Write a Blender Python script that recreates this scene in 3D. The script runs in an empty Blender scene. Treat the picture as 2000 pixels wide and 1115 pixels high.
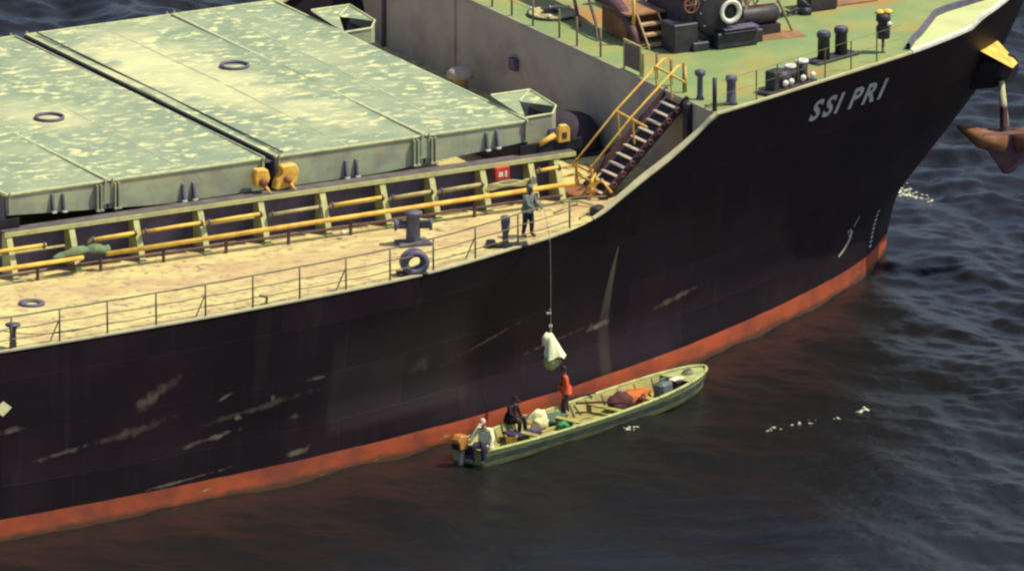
import bpy, bmesh, math, random
import numpy as np
from mathutils import Vector, Matrix, noise as mnoise

random.seed(7)
rng = np.random.default_rng(7)
SC = bpy.context.scene
COL = SC.collection
R = math.radians

# ------------------------------------------------------------------ camera
# World frame: +X towards the bow, -Y starboard (towards the camera), z = 0 the sea.
PHI, TH, DIST = R(28.7), R(15.5), 636.0
AIM = Vector((-18.2, -8.0, 3.0))
VIEW = Vector((math.sin(PHI)*math.cos(TH), math.cos(PHI)*math.cos(TH), -math.sin(TH)))
cam_d = bpy.data.cameras.new('camera')
cam = bpy.data.objects.new('camera', cam_d)
COL.objects.link(cam)
cam.location = AIM - VIEW*DIST
cam.rotation_euler = VIEW.to_track_quat('-Z', 'Y').to_euler()
cam_d.sensor_width = 36.0
cam_d.lens = 36.0*DIST/33.3
cam_d.clip_start, cam_d.clip_end = 10.0, 20000.0
SC.camera = cam
SC.render.resolution_x, SC.render.resolution_y = 1024, 570

# ------------------------------------------------------------------ sky and sun
SUN_DIR = Vector((0.86*0.50, -0.51*0.50, 0.866)).normalized()      # towards the sun
sun_el = math.asin(SUN_DIR.z)
wd = bpy.data.worlds.new('World'); SC.world = wd; wd.use_nodes = True
wn = wd.node_tree; wn.nodes.clear()
sky = wn.nodes.new('ShaderNodeTexSky'); sky.sky_type = 'NISHITA'; sky.sun_disc = False
sky.sun_elevation = sun_el
sky.sun_rotation = math.atan2(SUN_DIR.x, SUN_DIR.y)
sky.air_density, sky.dust_density, sky.ozone_density = 1.0, 1.8, 2.2
bg = wn.nodes.new('ShaderNodeBackground'); bg.inputs['Strength'].default_value = 0.135
wo = wn.nodes.new('ShaderNodeOutputWorld')
wn.links.new(sky.outputs[0], bg.inputs['Color']); wn.links.new(bg.outputs[0], wo.inputs['Surface'])
sl = bpy.data.lights.new('sun', 'SUN'); sl.energy = 5.0; sl.angle = R(0.53); sl.color = (1.0, 0.91, 0.68)
so = bpy.data.objects.new('sun', sl); COL.objects.link(so)
so.rotation_euler = SUN_DIR.to_track_quat('Z', 'Y').to_euler(); so.location = (0, -30, 60)
SC.view_settings.view_transform = 'Standard'
SC.view_settings.look = 'None'
SC.view_settings.exposure = 0.16
SC.view_settings.gamma = 1.0
SC.render.engine = 'CYCLES'
SC.cycles.pixel_filter_type = 'BLACKMAN_HARRIS'
SC.cycles.filter_width = 2.4
SC.cycles.max_bounces = 6

# ------------------------------------------------------------------ materials
MATS = {}
def mat(name, c1, c2=None, c3=None, scale=2.0, stretch=(1, 1, 1), rot=0.0, rough=0.6, metal=0.0, lo=0.42, hi=0.62,
        scale3=0.5, lo3=0.5, hi3=0.7, bump=0.0, bscale=20.0, detail=4.0, spec=0.3, patches=None, pc=None):
    if name in MATS: return MATS[name]
    m = bpy.data.materials.new(name); m.use_nodes = True
    nt = m.node_tree; N = nt.nodes; L = nt.links
    b = N['Principled BSDF']
    b.inputs['Roughness'].default_value = rough; b.inputs['Metallic'].default_value = metal
    b.inputs['Specular IOR Level'].default_value = spec
    c2 = c2 or tuple(x*0.72 for x in c1)
    tc = N.new('ShaderNodeTexCoord'); mp = N.new('ShaderNodeMapping')
    mp.inputs['Rotation'].default_value = (0, 0, rot); mp.inputs['Scale'].default_value = stretch
    geo = N.new('ShaderNodeNewGeometry')
    L.new(geo.outputs['Position'], mp.inputs['Vector'])
    def noise(sc, det):
        n = N.new('ShaderNodeTexNoise'); n.inputs['Scale'].default_value = sc; n.inputs['Detail'].default_value = det
        n.inputs['Roughness'].default_value = 0.6
        L.new(mp.outputs[0], n.inputs['Vector']); return n
    def mr(n, a, z):
        r = N.new('ShaderNodeMapRange'); r.inputs['From Min'].default_value = a; r.inputs['From Max'].default_value = z
        L.new(n.outputs['Fac'], r.inputs['Value']); return r
    mix = N.new('ShaderNodeMix'); mix.data_type = 'RGBA'
    mix.inputs['A'].default_value = (*c1, 1); mix.inputs['B'].default_value = (*c2, 1)
    L.new(mr(noise(scale, detail), lo, hi).outputs[0], mix.inputs['Factor'])
    out = mix
    if c3:
        mx = N.new('ShaderNodeMix'); mx.data_type = 'RGBA'
        L.new(out.outputs['Result'], mx.inputs['A']); mx.inputs['B'].default_value = (*c3, 1)
        n3 = N.new('ShaderNodeTexNoise'); n3.inputs['Scale'].default_value = scale3; n3.inputs['Detail'].default_value = 5
        L.new(geo.outputs['Position'], n3.inputs['Vector'])
        L.new(mr(n3, lo3, hi3).outputs[0], mx.inputs['Factor']); out = mx
    for (px_, py_, ra, rb, rr, st) in patches or []:
        # a worn or stained area with a ragged edge: centre, half axes, turn, strength
        pm = N.new('ShaderNodeMapping'); pm.vector_type = 'TEXTURE'
        pm.inputs['Location'].default_value = (px_, py_, 0); pm.inputs['Rotation'].default_value = (0, 0, rr); pm.inputs['Scale'].default_value = (ra, rb, 1000)
        L.new(geo.outputs['Position'], pm.inputs['Vector'])
        ln = N.new('ShaderNodeVectorMath'); ln.operation = 'LENGTH'; L.new(pm.outputs[0], ln.inputs[0])
        pn = N.new('ShaderNodeTexNoise'); pn.inputs['Scale'].default_value = 0.9; pn.inputs['Detail'].default_value = 6
        L.new(mp.outputs[0], pn.inputs['Vector'])
        ad = N.new('ShaderNodeMath'); ad.operation = 'MULTIPLY_ADD'; ad.inputs[1].default_value = 1.6
        L.new(pn.outputs['Fac'], ad.inputs[0]); L.new(ln.outputs['Value'], ad.inputs[2])
        rg = N.new('ShaderNodeMapRange'); rg.inputs['From Min'].default_value = 1.75; rg.inputs['From Max'].default_value = 1.15; rg.inputs['To Max'].default_value = st
        L.new(ad.outputs[0], rg.inputs['Value'])
        mx = N.new('ShaderNodeMix'); mx.data_type = 'RGBA'; mx.inputs['B'].default_value = (*pc, 1)
        L.new(rg.outputs[0], mx.inputs['Factor']); L.new(out.outputs['Result'], mx.inputs['A']); out = mx
    L.new(out.outputs['Result'], b.inputs['Base Color'])
    if bump:
        bn = N.new('ShaderNodeBump'); bn.inputs['Strength'].default_value = bump; bn.inputs['Distance'].default_value = 0.02
        nb = N.new('ShaderNodeTexNoise'); nb.inputs['Scale'].default_value = bscale; nb.inputs['Detail'].default_value = 4
        L.new(geo.outputs['Position'], nb.inputs['Vector'])
        L.new(nb.outputs['Fac'], bn.inputs['Height']); L.new(bn.outputs[0], b.inputs['Normal'])
    MATS[name] = m
    return m

FL = 0.51   # direction of the worn flecks on deck plating
M_panel = mat('hatch_paint', (0.205, 0.26, 0.165), (0.62, 0.61, 0.30), (0.30, 0.335, 0.20), scale=2.6, stretch=(0.75, 1.35, 1), rot=FL,
              lo=0.53, hi=0.61, scale3=0.6, lo3=0.42, hi3=0.72, rough=0.55, detail=9,
              patches=[(-25.3, .6, 2.6, 6.5, .25, .72), (-25.0, 5.0, 2.2, 3.5, 0, .6), (-31.6, -1.0, 2.0, 2.2, 0, .5), (-23.4, -5.0, 1.5, 3.0, 0, .35), (-19.8, 2.0, 1.2, 4.0, 0, .2)], pc=(0.58, 0.56, 0.30))
M_panelside = mat('hatch_side_paint', (0.34, 0.38, 0.24), (0.26, 0.27, 0.20), (0.42, 0.36, 0.20), scale=1.2, scale3=1.7, lo3=.58, hi3=.75, rough=0.6)
M_seam = mat('seam_paint', (0.42, 0.45, 0.27), (0.30, 0.34, 0.21), scale=1.4)
M_trim = mat('edge_trim_paint', (0.60, 0.62, 0.34), (0.45, 0.48, 0.26), scale=4)
M_joint = mat('joint_rubber', (0.035, 0.032, 0.04), (0.06, 0.05, 0.05), scale=6)
M_deck = mat('deck_paint', (0.54, 0.47, 0.20), (0.42, 0.31, 0.155), (0.22, 0.14, 0.10), scale=1.5, stretch=(0.7, 1.4, 1), rot=FL, lo=0.44, hi=0.60,
             scale3=3.6, lo3=0.56, hi3=0.70, rough=0.75, bump=0.3, bscale=5, detail=9,
             patches=[(-29, -12.6, 7, 1.6, -.02, .55), (-21, -12.0, 3, 1.5, 0, .5), (-36, -12.0, 3.5, 1.0, 0, .45), (-16.5, -11.0, 2, 1.6, 0, .6)], pc=(0.41, 0.27, 0.15))
M_fdeck = mat('forecastle_deck_paint', (0.17, 0.245, 0.10), (0.26, 0.29, 0.10), (0.30, 0.24, 0.07), scale=0.45, lo=.4, hi=.65, scale3=0.42, lo3=0.55, hi3=0.72, rough=0.7,
              patches=[(-10.7, .2, 1.3, 2.6, .2, .8), (-6.6, -4.2, 1.6, .9, 0, .7), (-2.0, -2.2, 1.8, 1.5, 0, .8), (-8.0, -9.4, 1.4, .8, 0, .6), (-11.5, -5.5, 1.2, 1.2, 0, .4)], pc=(0.36, 0.17, 0.05))
M_bowdeck = mat('bow_deck_paint', (0.48, 0.53, 0.24), (0.42, 0.46, 0.22), scale=0.8)
M_bulk = mat('bulkhead_paint', (0.44, 0.39, 0.31), (0.38, 0.33, 0.27), (0.30, 0.25, 0.24), scale=0.7, scale3=0.5, rough=0.6)
M_stay = mat('stay_paint', (0.50, 0.50, 0.22), (0.40, 0.40, 0.19), (0.40, 0.26, 0.10), scale=3, scale3=2.2, lo3=.6, hi3=.75)
M_coam = mat('coaming_shade_tint', (0.12, 0.105, 0.17), (0.085, 0.075, 0.12), scale=1.5)  # blue-purple shade on the coaming put into the colour
M_plate = mat('worn_grey_plate', (0.13, 0.115, 0.115), (0.09, 0.075, 0.08), scale=2)
M_yellow = mat('yellow_paint', (0.74, 0.48, 0.09), (0.58, 0.32, 0.06), scale=3.0)
M_palepipe = mat('pale_pipe_paint', (0.42, 0.38, 0.17), (0.33, 0.28, 0.14), scale=3.0)
M_rail = mat('railing_paint', (0.13, 0.11, 0.065), (0.20, 0.17, 0.09), scale=3.0)
M_rim = mat('rim_paint', (0.46, 0.43, 0.25), (0.36, 0.33, 0.20), scale=1.6)
M_white = mat('white_paint', (0.72, 0.70, 0.62), (0.55, 0.52, 0.45), scale=4)
M_letter = mat('lettering_paint', (0.66, 0.62, 0.52), (0.50, 0.47, 0.40), scale=5)
M_dark = mat('dark_machinery_paint', (0.030, 0.028, 0.042), (0.05, 0.042, 0.045), scale=3, rough=0.5)
M_grey = mat('grey_machinery_paint', (0.11, 0.105, 0.16), (0.075, 0.07, 0.11), scale=3)
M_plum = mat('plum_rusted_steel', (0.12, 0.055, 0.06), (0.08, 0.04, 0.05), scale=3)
M_rust = mat('rusty_steel', (0.24, 0.09, 0.045), (0.13, 0.055, 0.04), (0.33, 0.17, 0.06), scale=3, scale3=1.5)
M_rustplate = mat('rusty_plate', (0.30, 0.16, 0.07), (0.22, 0.11, 0.06), scale=2)
M_pinkstep = mat('worn_step_paint', (0.45, 0.32, 0.18), (0.34, 0.22, 0.14), scale=4)
M_screen = mat('mesh_screen_paint', (0.17, 0.11, 0.11), (0.13, 0.09, 0.09), scale=5)
M_red = mat('red_paint', (0.55, 0.06, 0.035), (0.42, 0.04, 0.03), scale=5)
M_tarp = mat('green_tarpaulin', (0.16, 0.21, 0.11), (0.11, 0.15, 0.085), scale=3, rough=0.8)
M_rope = mat('rope_fibre', (0.30, 0.27, 0.22), (0.22, 0.19, 0.15), scale=9)
M_black = mat('black_paint', (0.012, 0.011, 0.015), (0.02, 0.018, 0.022), scale=4)

# ------------------------------------------------------------------ mesh helpers
class MB:
    def __init__(self): self.bm = bmesh.new()
    def faces(self, vs, fs, mi=0):
        bv = [self.bm.verts.new(v) for v in vs]
        for f in fs:
            try:
                fc = self.bm.faces.new([bv[i] for i in f]); fc.material_index = mi
            except ValueError: pass
        return self
    def box(self, c, s, rz=0.0, mi=0, mtx=None):
        hx, hy, hz = s[0]/2, s[1]/2, s[2]/2
        m = Matrix.Translation(c) @ Matrix.Rotation(rz, 4, 'Z')
        if mtx is not None: m = m @ mtx
        vs = [m @ Vector((x, y, z)) for x in (-hx, hx) for y in (-hy, hy) for z in (-hz, hz)]
        return self.faces(vs, [(0, 1, 3, 2), (4, 6, 7, 5), (0, 4, 5, 1), (2, 3, 7, 6), (0, 2, 6, 4), (1, 5, 7, 3)], mi)
    def tube(self, pts, r, n=8, mi=0, caps=True):
        pts = [Vector(p) for p in pts]
        rs = r if isinstance(r, (list, tuple)) else [r]*len(pts)
        rings = []; ref = None
        for i, p in enumerate(pts):
            t = (pts[min(i+1, len(pts)-1)] - pts[max(i-1, 0)]).normalized()
            if ref is None or abs(t.dot(ref)) > 0.95:
                ref = Vector((0, 0, 1)) if abs(t.z) < 0.9 else Vector((1, 0, 0))
            u = t.cross(ref).normalized(); w = u.cross(t).normalized(); ref = w
            rings.append([self.bm.verts.new(p + (u*math.cos(2*math.pi*k/n) + w*math.sin(2*math.pi*k/n))*rs[i]) for k in range(n)])
        for a, b in zip(rings, rings[1:]):
            for k in range(n):
                f = self.bm.faces.new((a[k], a[(k+1) % n], b[(k+1) % n], b[k])); f.smooth = n > 6; f.material_index = mi
        if caps:
            for rg, rev in ((rings[0], True), (rings[-1], False)):
                f = self.bm.faces.new(rg[::-1] if rev else rg); f.material_index = mi
        return self
    def lathe(self, prof, c=(0, 0, 0), axis='Z', n=18, mi=0, close=False):
        """prof: (radius, height along axis)."""
        rings = []
        for r, h in prof:
            rg = []
            for k in range(n):
                a = 2*math.pi*k/n; x, y = r*math.cos(a), r*math.sin(a)
                v = {'Z': (x, y, h), 'Y': (x, h, y), 'X': (h, x, y)}[axis]
                rg.append(self.bm.verts.new(Vector(c) + Vector(v)))
            rings.append(rg)
        pr = list(zip(rings, rings[1:]))
        if close: pr.append((rings[-1], rings[0]))
        for a, b in pr:
            for k in range(n):
                f = self.bm.faces.new((a[k], a[(k+1) % n], b[(k+1) % n], b[k])); f.smooth = True; f.material_index = mi
        if not close:
            for rg in (rings[0], rings[-1]):
                if (rg[0].co - rg[n//2].co).length > 1e-4:
                    f = self.bm.faces.new(rg); f.material_index = mi
        return self
    def prism(self, poly, z0, z1, mi=0, mtx=None):
        """poly: xy points, extruded along z (or through mtx)."""
        n = len(poly); m = mtx or Matrix()
        vs = [m @ Vector((x, y, z0)) for x, y in poly] + [m @ Vector((x, y, z1)) for x, y in poly]
        fs = [tuple(range(n))[::-1], tuple(range(n, 2*n))] + [(i, (i+1) % n, n+(i+1) % n, n+i) for i in range(n)]
        return self.faces(vs, fs, mi)
    def blob(self, c, s, seed=0, rough=0.15, sub=2, mi=0, rz=0.0, flat=None):
        ico = bmesh.new(); bmesh.ops.create_icosphere(ico, subdivisions=sub, radius=1.0)
        vs = []; rm = Matrix.Rotation(rz, 3, 'Z')
        for v in ico.verts:
            k = 1 + rough*2*mnoise.noise(v.co*1.7 + Vector((seed*3.1, seed*1.7, 0)))
            if sub > 2: k += rough*(1.0*mnoise.noise(v.co*4.3 + Vector((seed, 0, seed)))-.9*abs(mnoise.noise(v.co*3.1+Vector((0, seed, 2)))))
            p = v.co*k
            if flat is not None and p.z < flat: p.z = flat
            vs.append(Vector(c) + rm @ Vector((p.x*s[0], p.y*s[1], p.z*s[2])))
        idx = [[v.index for v in f.verts] for f in ico.faces]
        k0 = len(self.bm.faces)
        self.faces(vs, idx, mi); ico.free()
        self.bm.faces.ensure_lookup_table()
        for f in self.bm.faces[k0:]: f.smooth = True
        return self
    def mesh(self, name, mats, bevel=0.0):
        if bevel:
            bmesh.ops.bevel(self.bm, geom=list(self.bm.edges), offset=bevel, segments=1, affect='EDGES', clamp_overlap=True)
        bmesh.ops.recalc_face_normals(self.bm, faces=list(self.bm.faces))
        me = bpy.data.meshes.new(name); self.bm.to_mesh(me); self.bm.free()
        for m in (mats if isinstance(mats, (list, tuple)) else [mats]): me.materials.append(m)
        return me
    def build(self, name, mats, parent=None, loc=(0, 0, 0), rz=0.0, bevel=0.0):
        return link(name, self.mesh(name, mats, bevel), parent, loc, rz)

def link(name, me, parent=None, loc=(0, 0, 0), rz=0.0):
    o = bpy.data.objects.new(name, me); COL.objects.link(o)
    o.location = loc; o.rotation_euler = (0, 0, rz); o.parent = parent
    return o
def thing(name, label, cat, loc=(0, 0, 0), rz=0.0, group=None):
    o = bpy.data.objects.new(name, None); COL.objects.link(o); o.location = loc; o.rotation_euler = (0, 0, rz)
    return tag(o, label, cat, group)
def tag(o, label, cat, group=None):
    o['label'] = label; o['category'] = cat
    if group: o['group'] = group
    return o
def part(name, parent):
    o = bpy.data.objects.new(name, None); COL.objects.link(o); o.parent = parent; return o

# ------------------------------------------------------------------ the sea
def wave_field(X, Y):
    Z = np.zeros_like(X); r = np.random.default_rng(11)
    wind = R(200)
    for i in range(64):
        lam = 0.6*(8.0/0.6)**(r.random()**1.15)
        k = 2*math.pi/lam; a = wind + r.normal(0, 0.62)
        amp = 0.0062*lam**0.92*(0.5+r.random())
        ph = k*(X*math.cos(a) + Y*math.sin(a)) + r.random()*6.283
        s = np.sin(ph)
        Z += amp*(s + 0.28*np.cos(2*ph))
    # calm water in the lee of the hull, open chop ahead of the bow and beyond the ship
    g = X-(-0.5+0.415*(Y+1.5))
    lee = np.clip((g+4.0)/9.0, 0, 1); lee = lee*lee*(3-2*lee); lee = np.where(Y > 8, 1.0, lee)
    return Z*(0.42+0.95*lee)
def build_sea():
    rx = np.array([math.cos(PHI), -math.sin(PHI)]); dy = np.array([math.sin(PHI), math.cos(PHI)])
    nx, ny = 420, 760; wx, wy = 74.0, 136.0
    cx, cy = -14.0, 2.0
    u = np.linspace(-wx/2, wx/2, nx); v = np.linspace(-wy/2, wy/2, ny)
    U, V = np.meshgrid(u, v)
    X = cx + U*rx[0] + V*dy[0]; Y = cy + U*rx[1] + V*dy[1]
    fall = np.clip((wx/2-np.abs(U))/6, 0, 1)*np.clip((wy/2-np.abs(V))/8, 0, 1)
    Z = wave_field(X, Y)*fall
    vs = np.stack([X, Y, Z], -1).reshape(-1, 3)
    i = np.arange(ny-1)[:, None]*nx + np.arange(nx-1)[None, :]
    q = np.stack([i, i+1, i+nx+1, i+nx], -1).reshape(-1, 4)
    far = 9000.0; ext = []
    for (su, sv) in ((-1, -1), (1, -1), (1, 1), (-1, 1)):
        ext.append([cx + su*far*rx[0] + sv*far*dy[0], cy + su*far*rx[1] + sv*far*dy[1], 0.0])
    b = len(vs); c = [0, nx-1, nx*ny-1, nx*(ny-1)]
    q2 = np.array([[b, b+1, c[1], c[0]], [b+1, b+2, c[2], c[1]], [b+2, b+3, c[3], c[2]], [b+3, b, c[0], c[3]]])
    vs = np.vstack([vs, np.array(ext)]); q = np.vstack([q, q2])
    me = bpy.data.meshes.new('sea')
    me.vertices.add(len(vs)); me.vertices.foreach_set('co', vs.ravel())
    me.loops.add(q.size); me.loops.foreach_set('vertex_index', q.ravel())
    me.polygons.add(len(q)); me.polygons.foreach_set('loop_start', np.arange(0, q.size, 4))
    me.polygons.foreach_set('loop_total', np.full(len(q), 4)); me.polygons.foreach_set('use_smooth', np.ones(len(q), bool))
    me.update(); me.validate()
    m = bpy.data.materials.new('sea_water'); m.use_nodes = True
    nt = m.node_tree; N = nt.nodes; L = nt.links; b = N['Principled BSDF']
    b.inputs['Base Color'].default_value = (0.0115, 0.0110, 0.0115, 1)
    b.inputs['Roughness'].default_value = 0.22; b.inputs['IOR'].default_value = 1.333
    geo = N.new('ShaderNodeNewGeometry')
    mp = N.new('ShaderNodeMapping'); mp.inputs['Rotation'].default_value = (0, 0, R(25)); mp.inputs['Scale'].default_value = (1.0, 0.6, 1)
    L.new(geo.outputs['Position'], mp.inputs['Vector'])
    n1 = N.new('ShaderNodeTexNoise'); n1.inputs['Scale'].default_value = 3.2; n1.inputs['Detail'].default_value = 4
    L.new(mp.outputs[0], n1.inputs['Vector'])
    bp = N.new('ShaderNodeBump'); bp.inputs['Strength'].default_value = 0.35; bp.inputs['Distance'].default_value = 0.10
    n2 = N.new('ShaderNodeTexNoise'); n2.inputs['Scale'].default_value = 1.3; n2.inputs['Detail'].default_value = 8; n2.inputs['Roughness'].default_value = 0.68
    L.new(mp.outputs[0], n2.inputs['Vector'])
    bq = N.new('ShaderNodeBump'); bq.inputs['Strength'].default_value = 0.5; bq.inputs['Distance'].default_value = 0.16
    L.new(n2.outputs['Fac'], bq.inputs['Height']); L.new(bq.outputs[0], bp.inputs['Normal'])
    L.new(n1.outputs['Fac'], bp.inputs['Height']); L.new(bp.outputs[0], b.inputs['Normal'])
    me.materials.append(m)
    o = link('sea', me); o['kind'] = 'structure'; o['label'] = 'choppy dark blue sea round the ship'
    return o
build_sea()

# ------------------------------------------------------------------ hull form of the ship
def pchip(xs, ys):
    xs = np.array(xs, float); ys = np.array(ys, float); h = np.diff(xs); dl = np.diff(ys)/h
    m = np.zeros(len(xs)); m[0] = dl[0]; m[-1] = dl[-1]
    for i in range(1, len(xs)-1):
        if dl[i-1]*dl[i] > 0:
            w1 = 2*h[i]+h[i-1]; w2 = h[i]+2*h[i-1]; m[i] = (w1+w2)/(w1/dl[i-1]+w2/dl[i])
    def f(x):
        x = min(max(x, xs[0]), xs[-1]); i = max(min(int(np.searchsorted(xs, x, side='right'))-1, len(xs)-2), 0)
        t = (x-xs[i])/h[i]
        return float((2*t**3-3*t*t+1)*ys[i]+(t**3-2*t*t+t)*h[i]*m[i]+(-2*t**3+3*t*t)*ys[i+1]+(t**3-t*t)*h[i]*m[i+1])
    return f
stem = pchip([-3, .27, 1.36, 2.2, 2.82, 6.52, 9.2, 11], [.15, .29, .48, .8, 1.35, 4.28, 5.4, 5.9])
cW = pchip([0, .25, .85, 2.2, 4.01, 5.9, 8.63, 14.15, 21.6, 26, 32.2, 38.6, 44, 52, 90],
           [0, .65, 1.37, 2.9, 4.45, 5.75, 7.45, 10.4, 13.45, 14.75, 16.05, 16.95, 17.35, 17.5, 17.5])
cD = pchip([0, .35, 1.2, 2.6, 5, 8.5, 12.5, 17.9, 23.1, 25.85, 27.8, 30.4, 34.6, 40, 45.8, 55, 90],
           [0, 1.2, 2.4, 3.8, 5.6, 7.6, 9.35, 11.5, 13.4, 14.4, 15.1, 15.85, 16.5, 17.05, 17.35, 17.5, 17.5])
cF = pchip([0, .4, 1.3, 2.95, 5.55, 8.9, 10.9, 14.1, 16.1, 18.6, 22, 26, 31, 36, 47, 55, 90],
           [0, 1.6, 3.1, 4.8, 7.0, 8.85, 9.7, 10.95, 11.75, 12.7, 13.9, 15.0, 16, 16.7, 17.4, 17.5, 17.5])
def hb_d(d, z):
    if d <= 0: return 0.0
    zz = max(z, .7); a, b, c = .7, 6.2, 9.2
    return max(0, cW(d)*(zz-b)*(zz-c)/((a-b)*(a-c))+cD(d)*(zz-a)*(zz-c)/((b-a)*(b-c))+cF(d)*(zz-a)*(zz-b)/((c-a)*(c-b)))
def half_breadth(S, z): return hb_d(stem(z)-S, z)
ZD, ZF, XB = 6.2, 9.2, -13.1            # main deck, forecastle deck, forecastle bulkhead
ztop = pchip([-90, -20.3, -18.9, -17.7, -16.9, -15.9, -14.9, -13.8, -13.2, -6, -0.6, 0.1, 6], [6.2, 6.2, 6.27, 6.5, 6.88, 7.4, 7.9, 8.67, 9.2, 9.2, 9.2, 9.5, 9.6])
AFT = -78.0
def edge(S, z=None, off=0.0):
    z = ztop(S) if z is None else z
    return Vector((S, -(half_breadth(S, z)-off), z))

ship = thing('cargo_ship', 'large black bulk carrier with red boot-top and green hatch covers', 'ship')

def hull_material():
    m = bpy.data.materials.new('hull_paint'); m.use_nodes = True
    nt = m.node_tree; N = nt.nodes; L = nt.links; b = N['Principled BSDF']
    b.inputs['Roughness'].default_value = 0.5; b.inputs['Specular IOR Level'].default_value = 0.16
    geo = N.new('ShaderNodeNewGeometry'); sep = N.new('ShaderNodeSeparateXYZ')
    L.new(geo.outputs['Position'], sep.inputs[0])
    def math_(op, a, b_=None):
        n = N.new('ShaderNodeMath'); n.operation = op
        for i, v in enumerate((a, b_)):
            if v is None: continue
            if isinstance(v, (int, float)): n.inputs[i].default_value = v
            else: L.new(v, n.inputs[i])
        return n.outputs[0]
    def noise(scale, det=4, stretch=None):
        n = N.new('ShaderNodeTexNoise'); n.inputs['Scale'].default_value = scale; n.inputs['Detail'].default_value = det
        if stretch:
            mp = N.new('ShaderNodeMapping'); mp.inputs['Scale'].default_value = stretch
            L.new(geo.outputs['Position'], mp.inputs['Vector']); L.new(mp.outputs[0], n.inputs['Vector'])
        else: L.new(geo.outputs['Position'], n.inputs['Vector'])
        return n.outputs['Fac']
    def rng_(v, a, z, c=0, d=1):
        r = N.new('ShaderNodeMapRange'); r.inputs['From Min'].default_value = a; r.inputs['From Max'].default_value = z
        r.inputs['To Min'].default_value = c; r.inputs['To Max'].default_value = d
        L.new(v, r.inputs['Value']); return r.outputs[0]
    def mixc(f, A, B):
        x = N.new('ShaderNodeMix'); x.data_type = 'RGBA'
        if isinstance(f, float): x.inputs['Factor'].default_value = f
        else: L.new(f, x.inputs['Factor'])
        for k, v in (('A', A), ('B', B)):
            if isinstance(v, tuple): x.inputs[k].default_value = (*v, 1)
            else: L.new(v, x.inputs[k])
        return x.outputs['Result']
    black = mixc(rng_(noise(0.35), .4, .65), (0.0115, 0.0073, 0.011), (0.019, 0.0125, 0.0165))
    # repainted, greyer rectangle amidships
    rect = math_('MULTIPLY', math_('MULTIPLY', rng_(sep.outputs['X'], -29.2, -29.0), rng_(sep.outputs['X'], -22.8, -23.6)),
                 math_('MULTIPLY', rng_(sep.outputs['Z'], 1.2, 1.5), rng_(sep.outputs['Z'], 5.0, 3.6)))
    black = mixc(math_('MULTIPLY', rect, 0.85), black, (0.034, 0.027, 0.031))
    # vertical salt and rust streaks
    st = rng_(noise(1.0, 5, (1.6, 1.6, 0.10)), .58, .75)
    black = mixc(math_('MULTIPLY', st, 0.25), black, (0.045, 0.036, 0.036))
    # scuffed paint: (x, z, half length, half height, tilt, strength)
    marks = [(-35.9, 3.95, .95, .22, .42, .55), (-33.26, 3.41, .26, .06, .35, 1), (-32.7, 2.61, .18, .10, 0, 1), (-31.4, 3.03, .07, .12, 0, .9),
             (-30.45, 2.25, .16, .14, 0, .5), (-33.7, 2.08, .85, .09, .1, .9), (-33.4, 2.1, .35, .07, .1, 1), (-30.3, .98, .5, .10, .15, .9), (-29.65, 3.41, .4, .06, 0, .7),
             (-39.4, 2.54, 1.0, .08, .12, .6), (-36.9, 2.82, 1.3, .16, .15, .45), (-32.0, 2.8, 2.2, .10, .1, .35), (-41.3, 3.6, .5, .1, 0, .6),
             (-13.1, 2.44, 1.1, .10, .12, .6), (-17.05, 2.35, .42, .11, .15, .9), (-34.9, .85, 1.6, .05, .06, .8),
             (-22.0, 3.1, 1.6, .05, .2, .35), (-25.2, 2.9, .5, .2, 0, .3), (-19.2, 2.3, 1.5, .04, .1, .4)]
    nz = noise(3.0, 7); nd = math_('MULTIPLY', math_('SUBTRACT', nz, 0.5), 3.0)
    acc = None
    pv = N.new('ShaderNodeCombineXYZ'); L.new(sep.outputs['X'], pv.inputs[0]); L.new(sep.outputs['Z'], pv.inputs[1])
    def ell(x, z, a, h, t):
        mp = N.new('ShaderNodeMapping'); mp.vector_type = 'TEXTURE'
        mp.inputs['Location'].default_value = (x, z, 0); mp.inputs['Rotation'].default_value = (0, 0, t); mp.inputs['Scale'].default_value = (a, h, 1)
        L.new(pv.outputs[0], mp.inputs['Vector'])
        ln = N.new('ShaderNodeVectorMath'); ln.operation = 'LENGTH'; L.new(mp.outputs[0], ln.inputs[0])
        return ln.outputs['Value']
    for x, z, a, h, t, s in marks:
        v = rng_(math_('ADD', ell(x, z, a*1.1, h*1.1, t), nd), 1.05, 0.1, 0, s*.7)
        acc = v if acc is None else math_('MAXIMUM', acc, v)
    bk = N.new('ShaderNodeTexBrick'); bk.inputs['Scale'].default_value = 1.0; bk.inputs['Brick Width'].default_value = 5.2; bk.inputs['Row Height'].default_value = 1.75
    bk.inputs['Mortar Size'].default_value = 0.018; bk.inputs['Mortar Smooth'].default_value = 0.6
    bk.inputs['Color1'].default_value = (0.78, 0.78, 0.78, 1); bk.inputs['Color2'].default_value = (1.25, 1.2, 1.2, 1)
    bk.inputs['Mortar'].default_value = (1.5, 1.4, 1.4, 1); L.new(pv.outputs[0], bk.inputs['Vector'])
    mu = N.new('ShaderNodeMix'); mu.data_type = 'RGBA'; mu.blend_type = 'MULTIPLY'; mu.inputs['Factor'].default_value = 1.0
    L.new(black, mu.inputs['A']); L.new(bk.outputs['Color'], mu.inputs['B']); black = mu.outputs['Result']
    black = mixc(acc, black, (0.23, 0.195, 0.14))
    # pale run-off below the side scupper, tapering upwards
    w = rng_(sep.outputs['Z'], 5.1, 2.4, 0.03, 0.30)
    cx = rng_(sep.outputs['Z'], 5.1, 2.4, -16.50, -16.72)
    dx = math_('ABSOLUTE', math_('SUBTRACT', sep.outputs['X'], cx))
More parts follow.
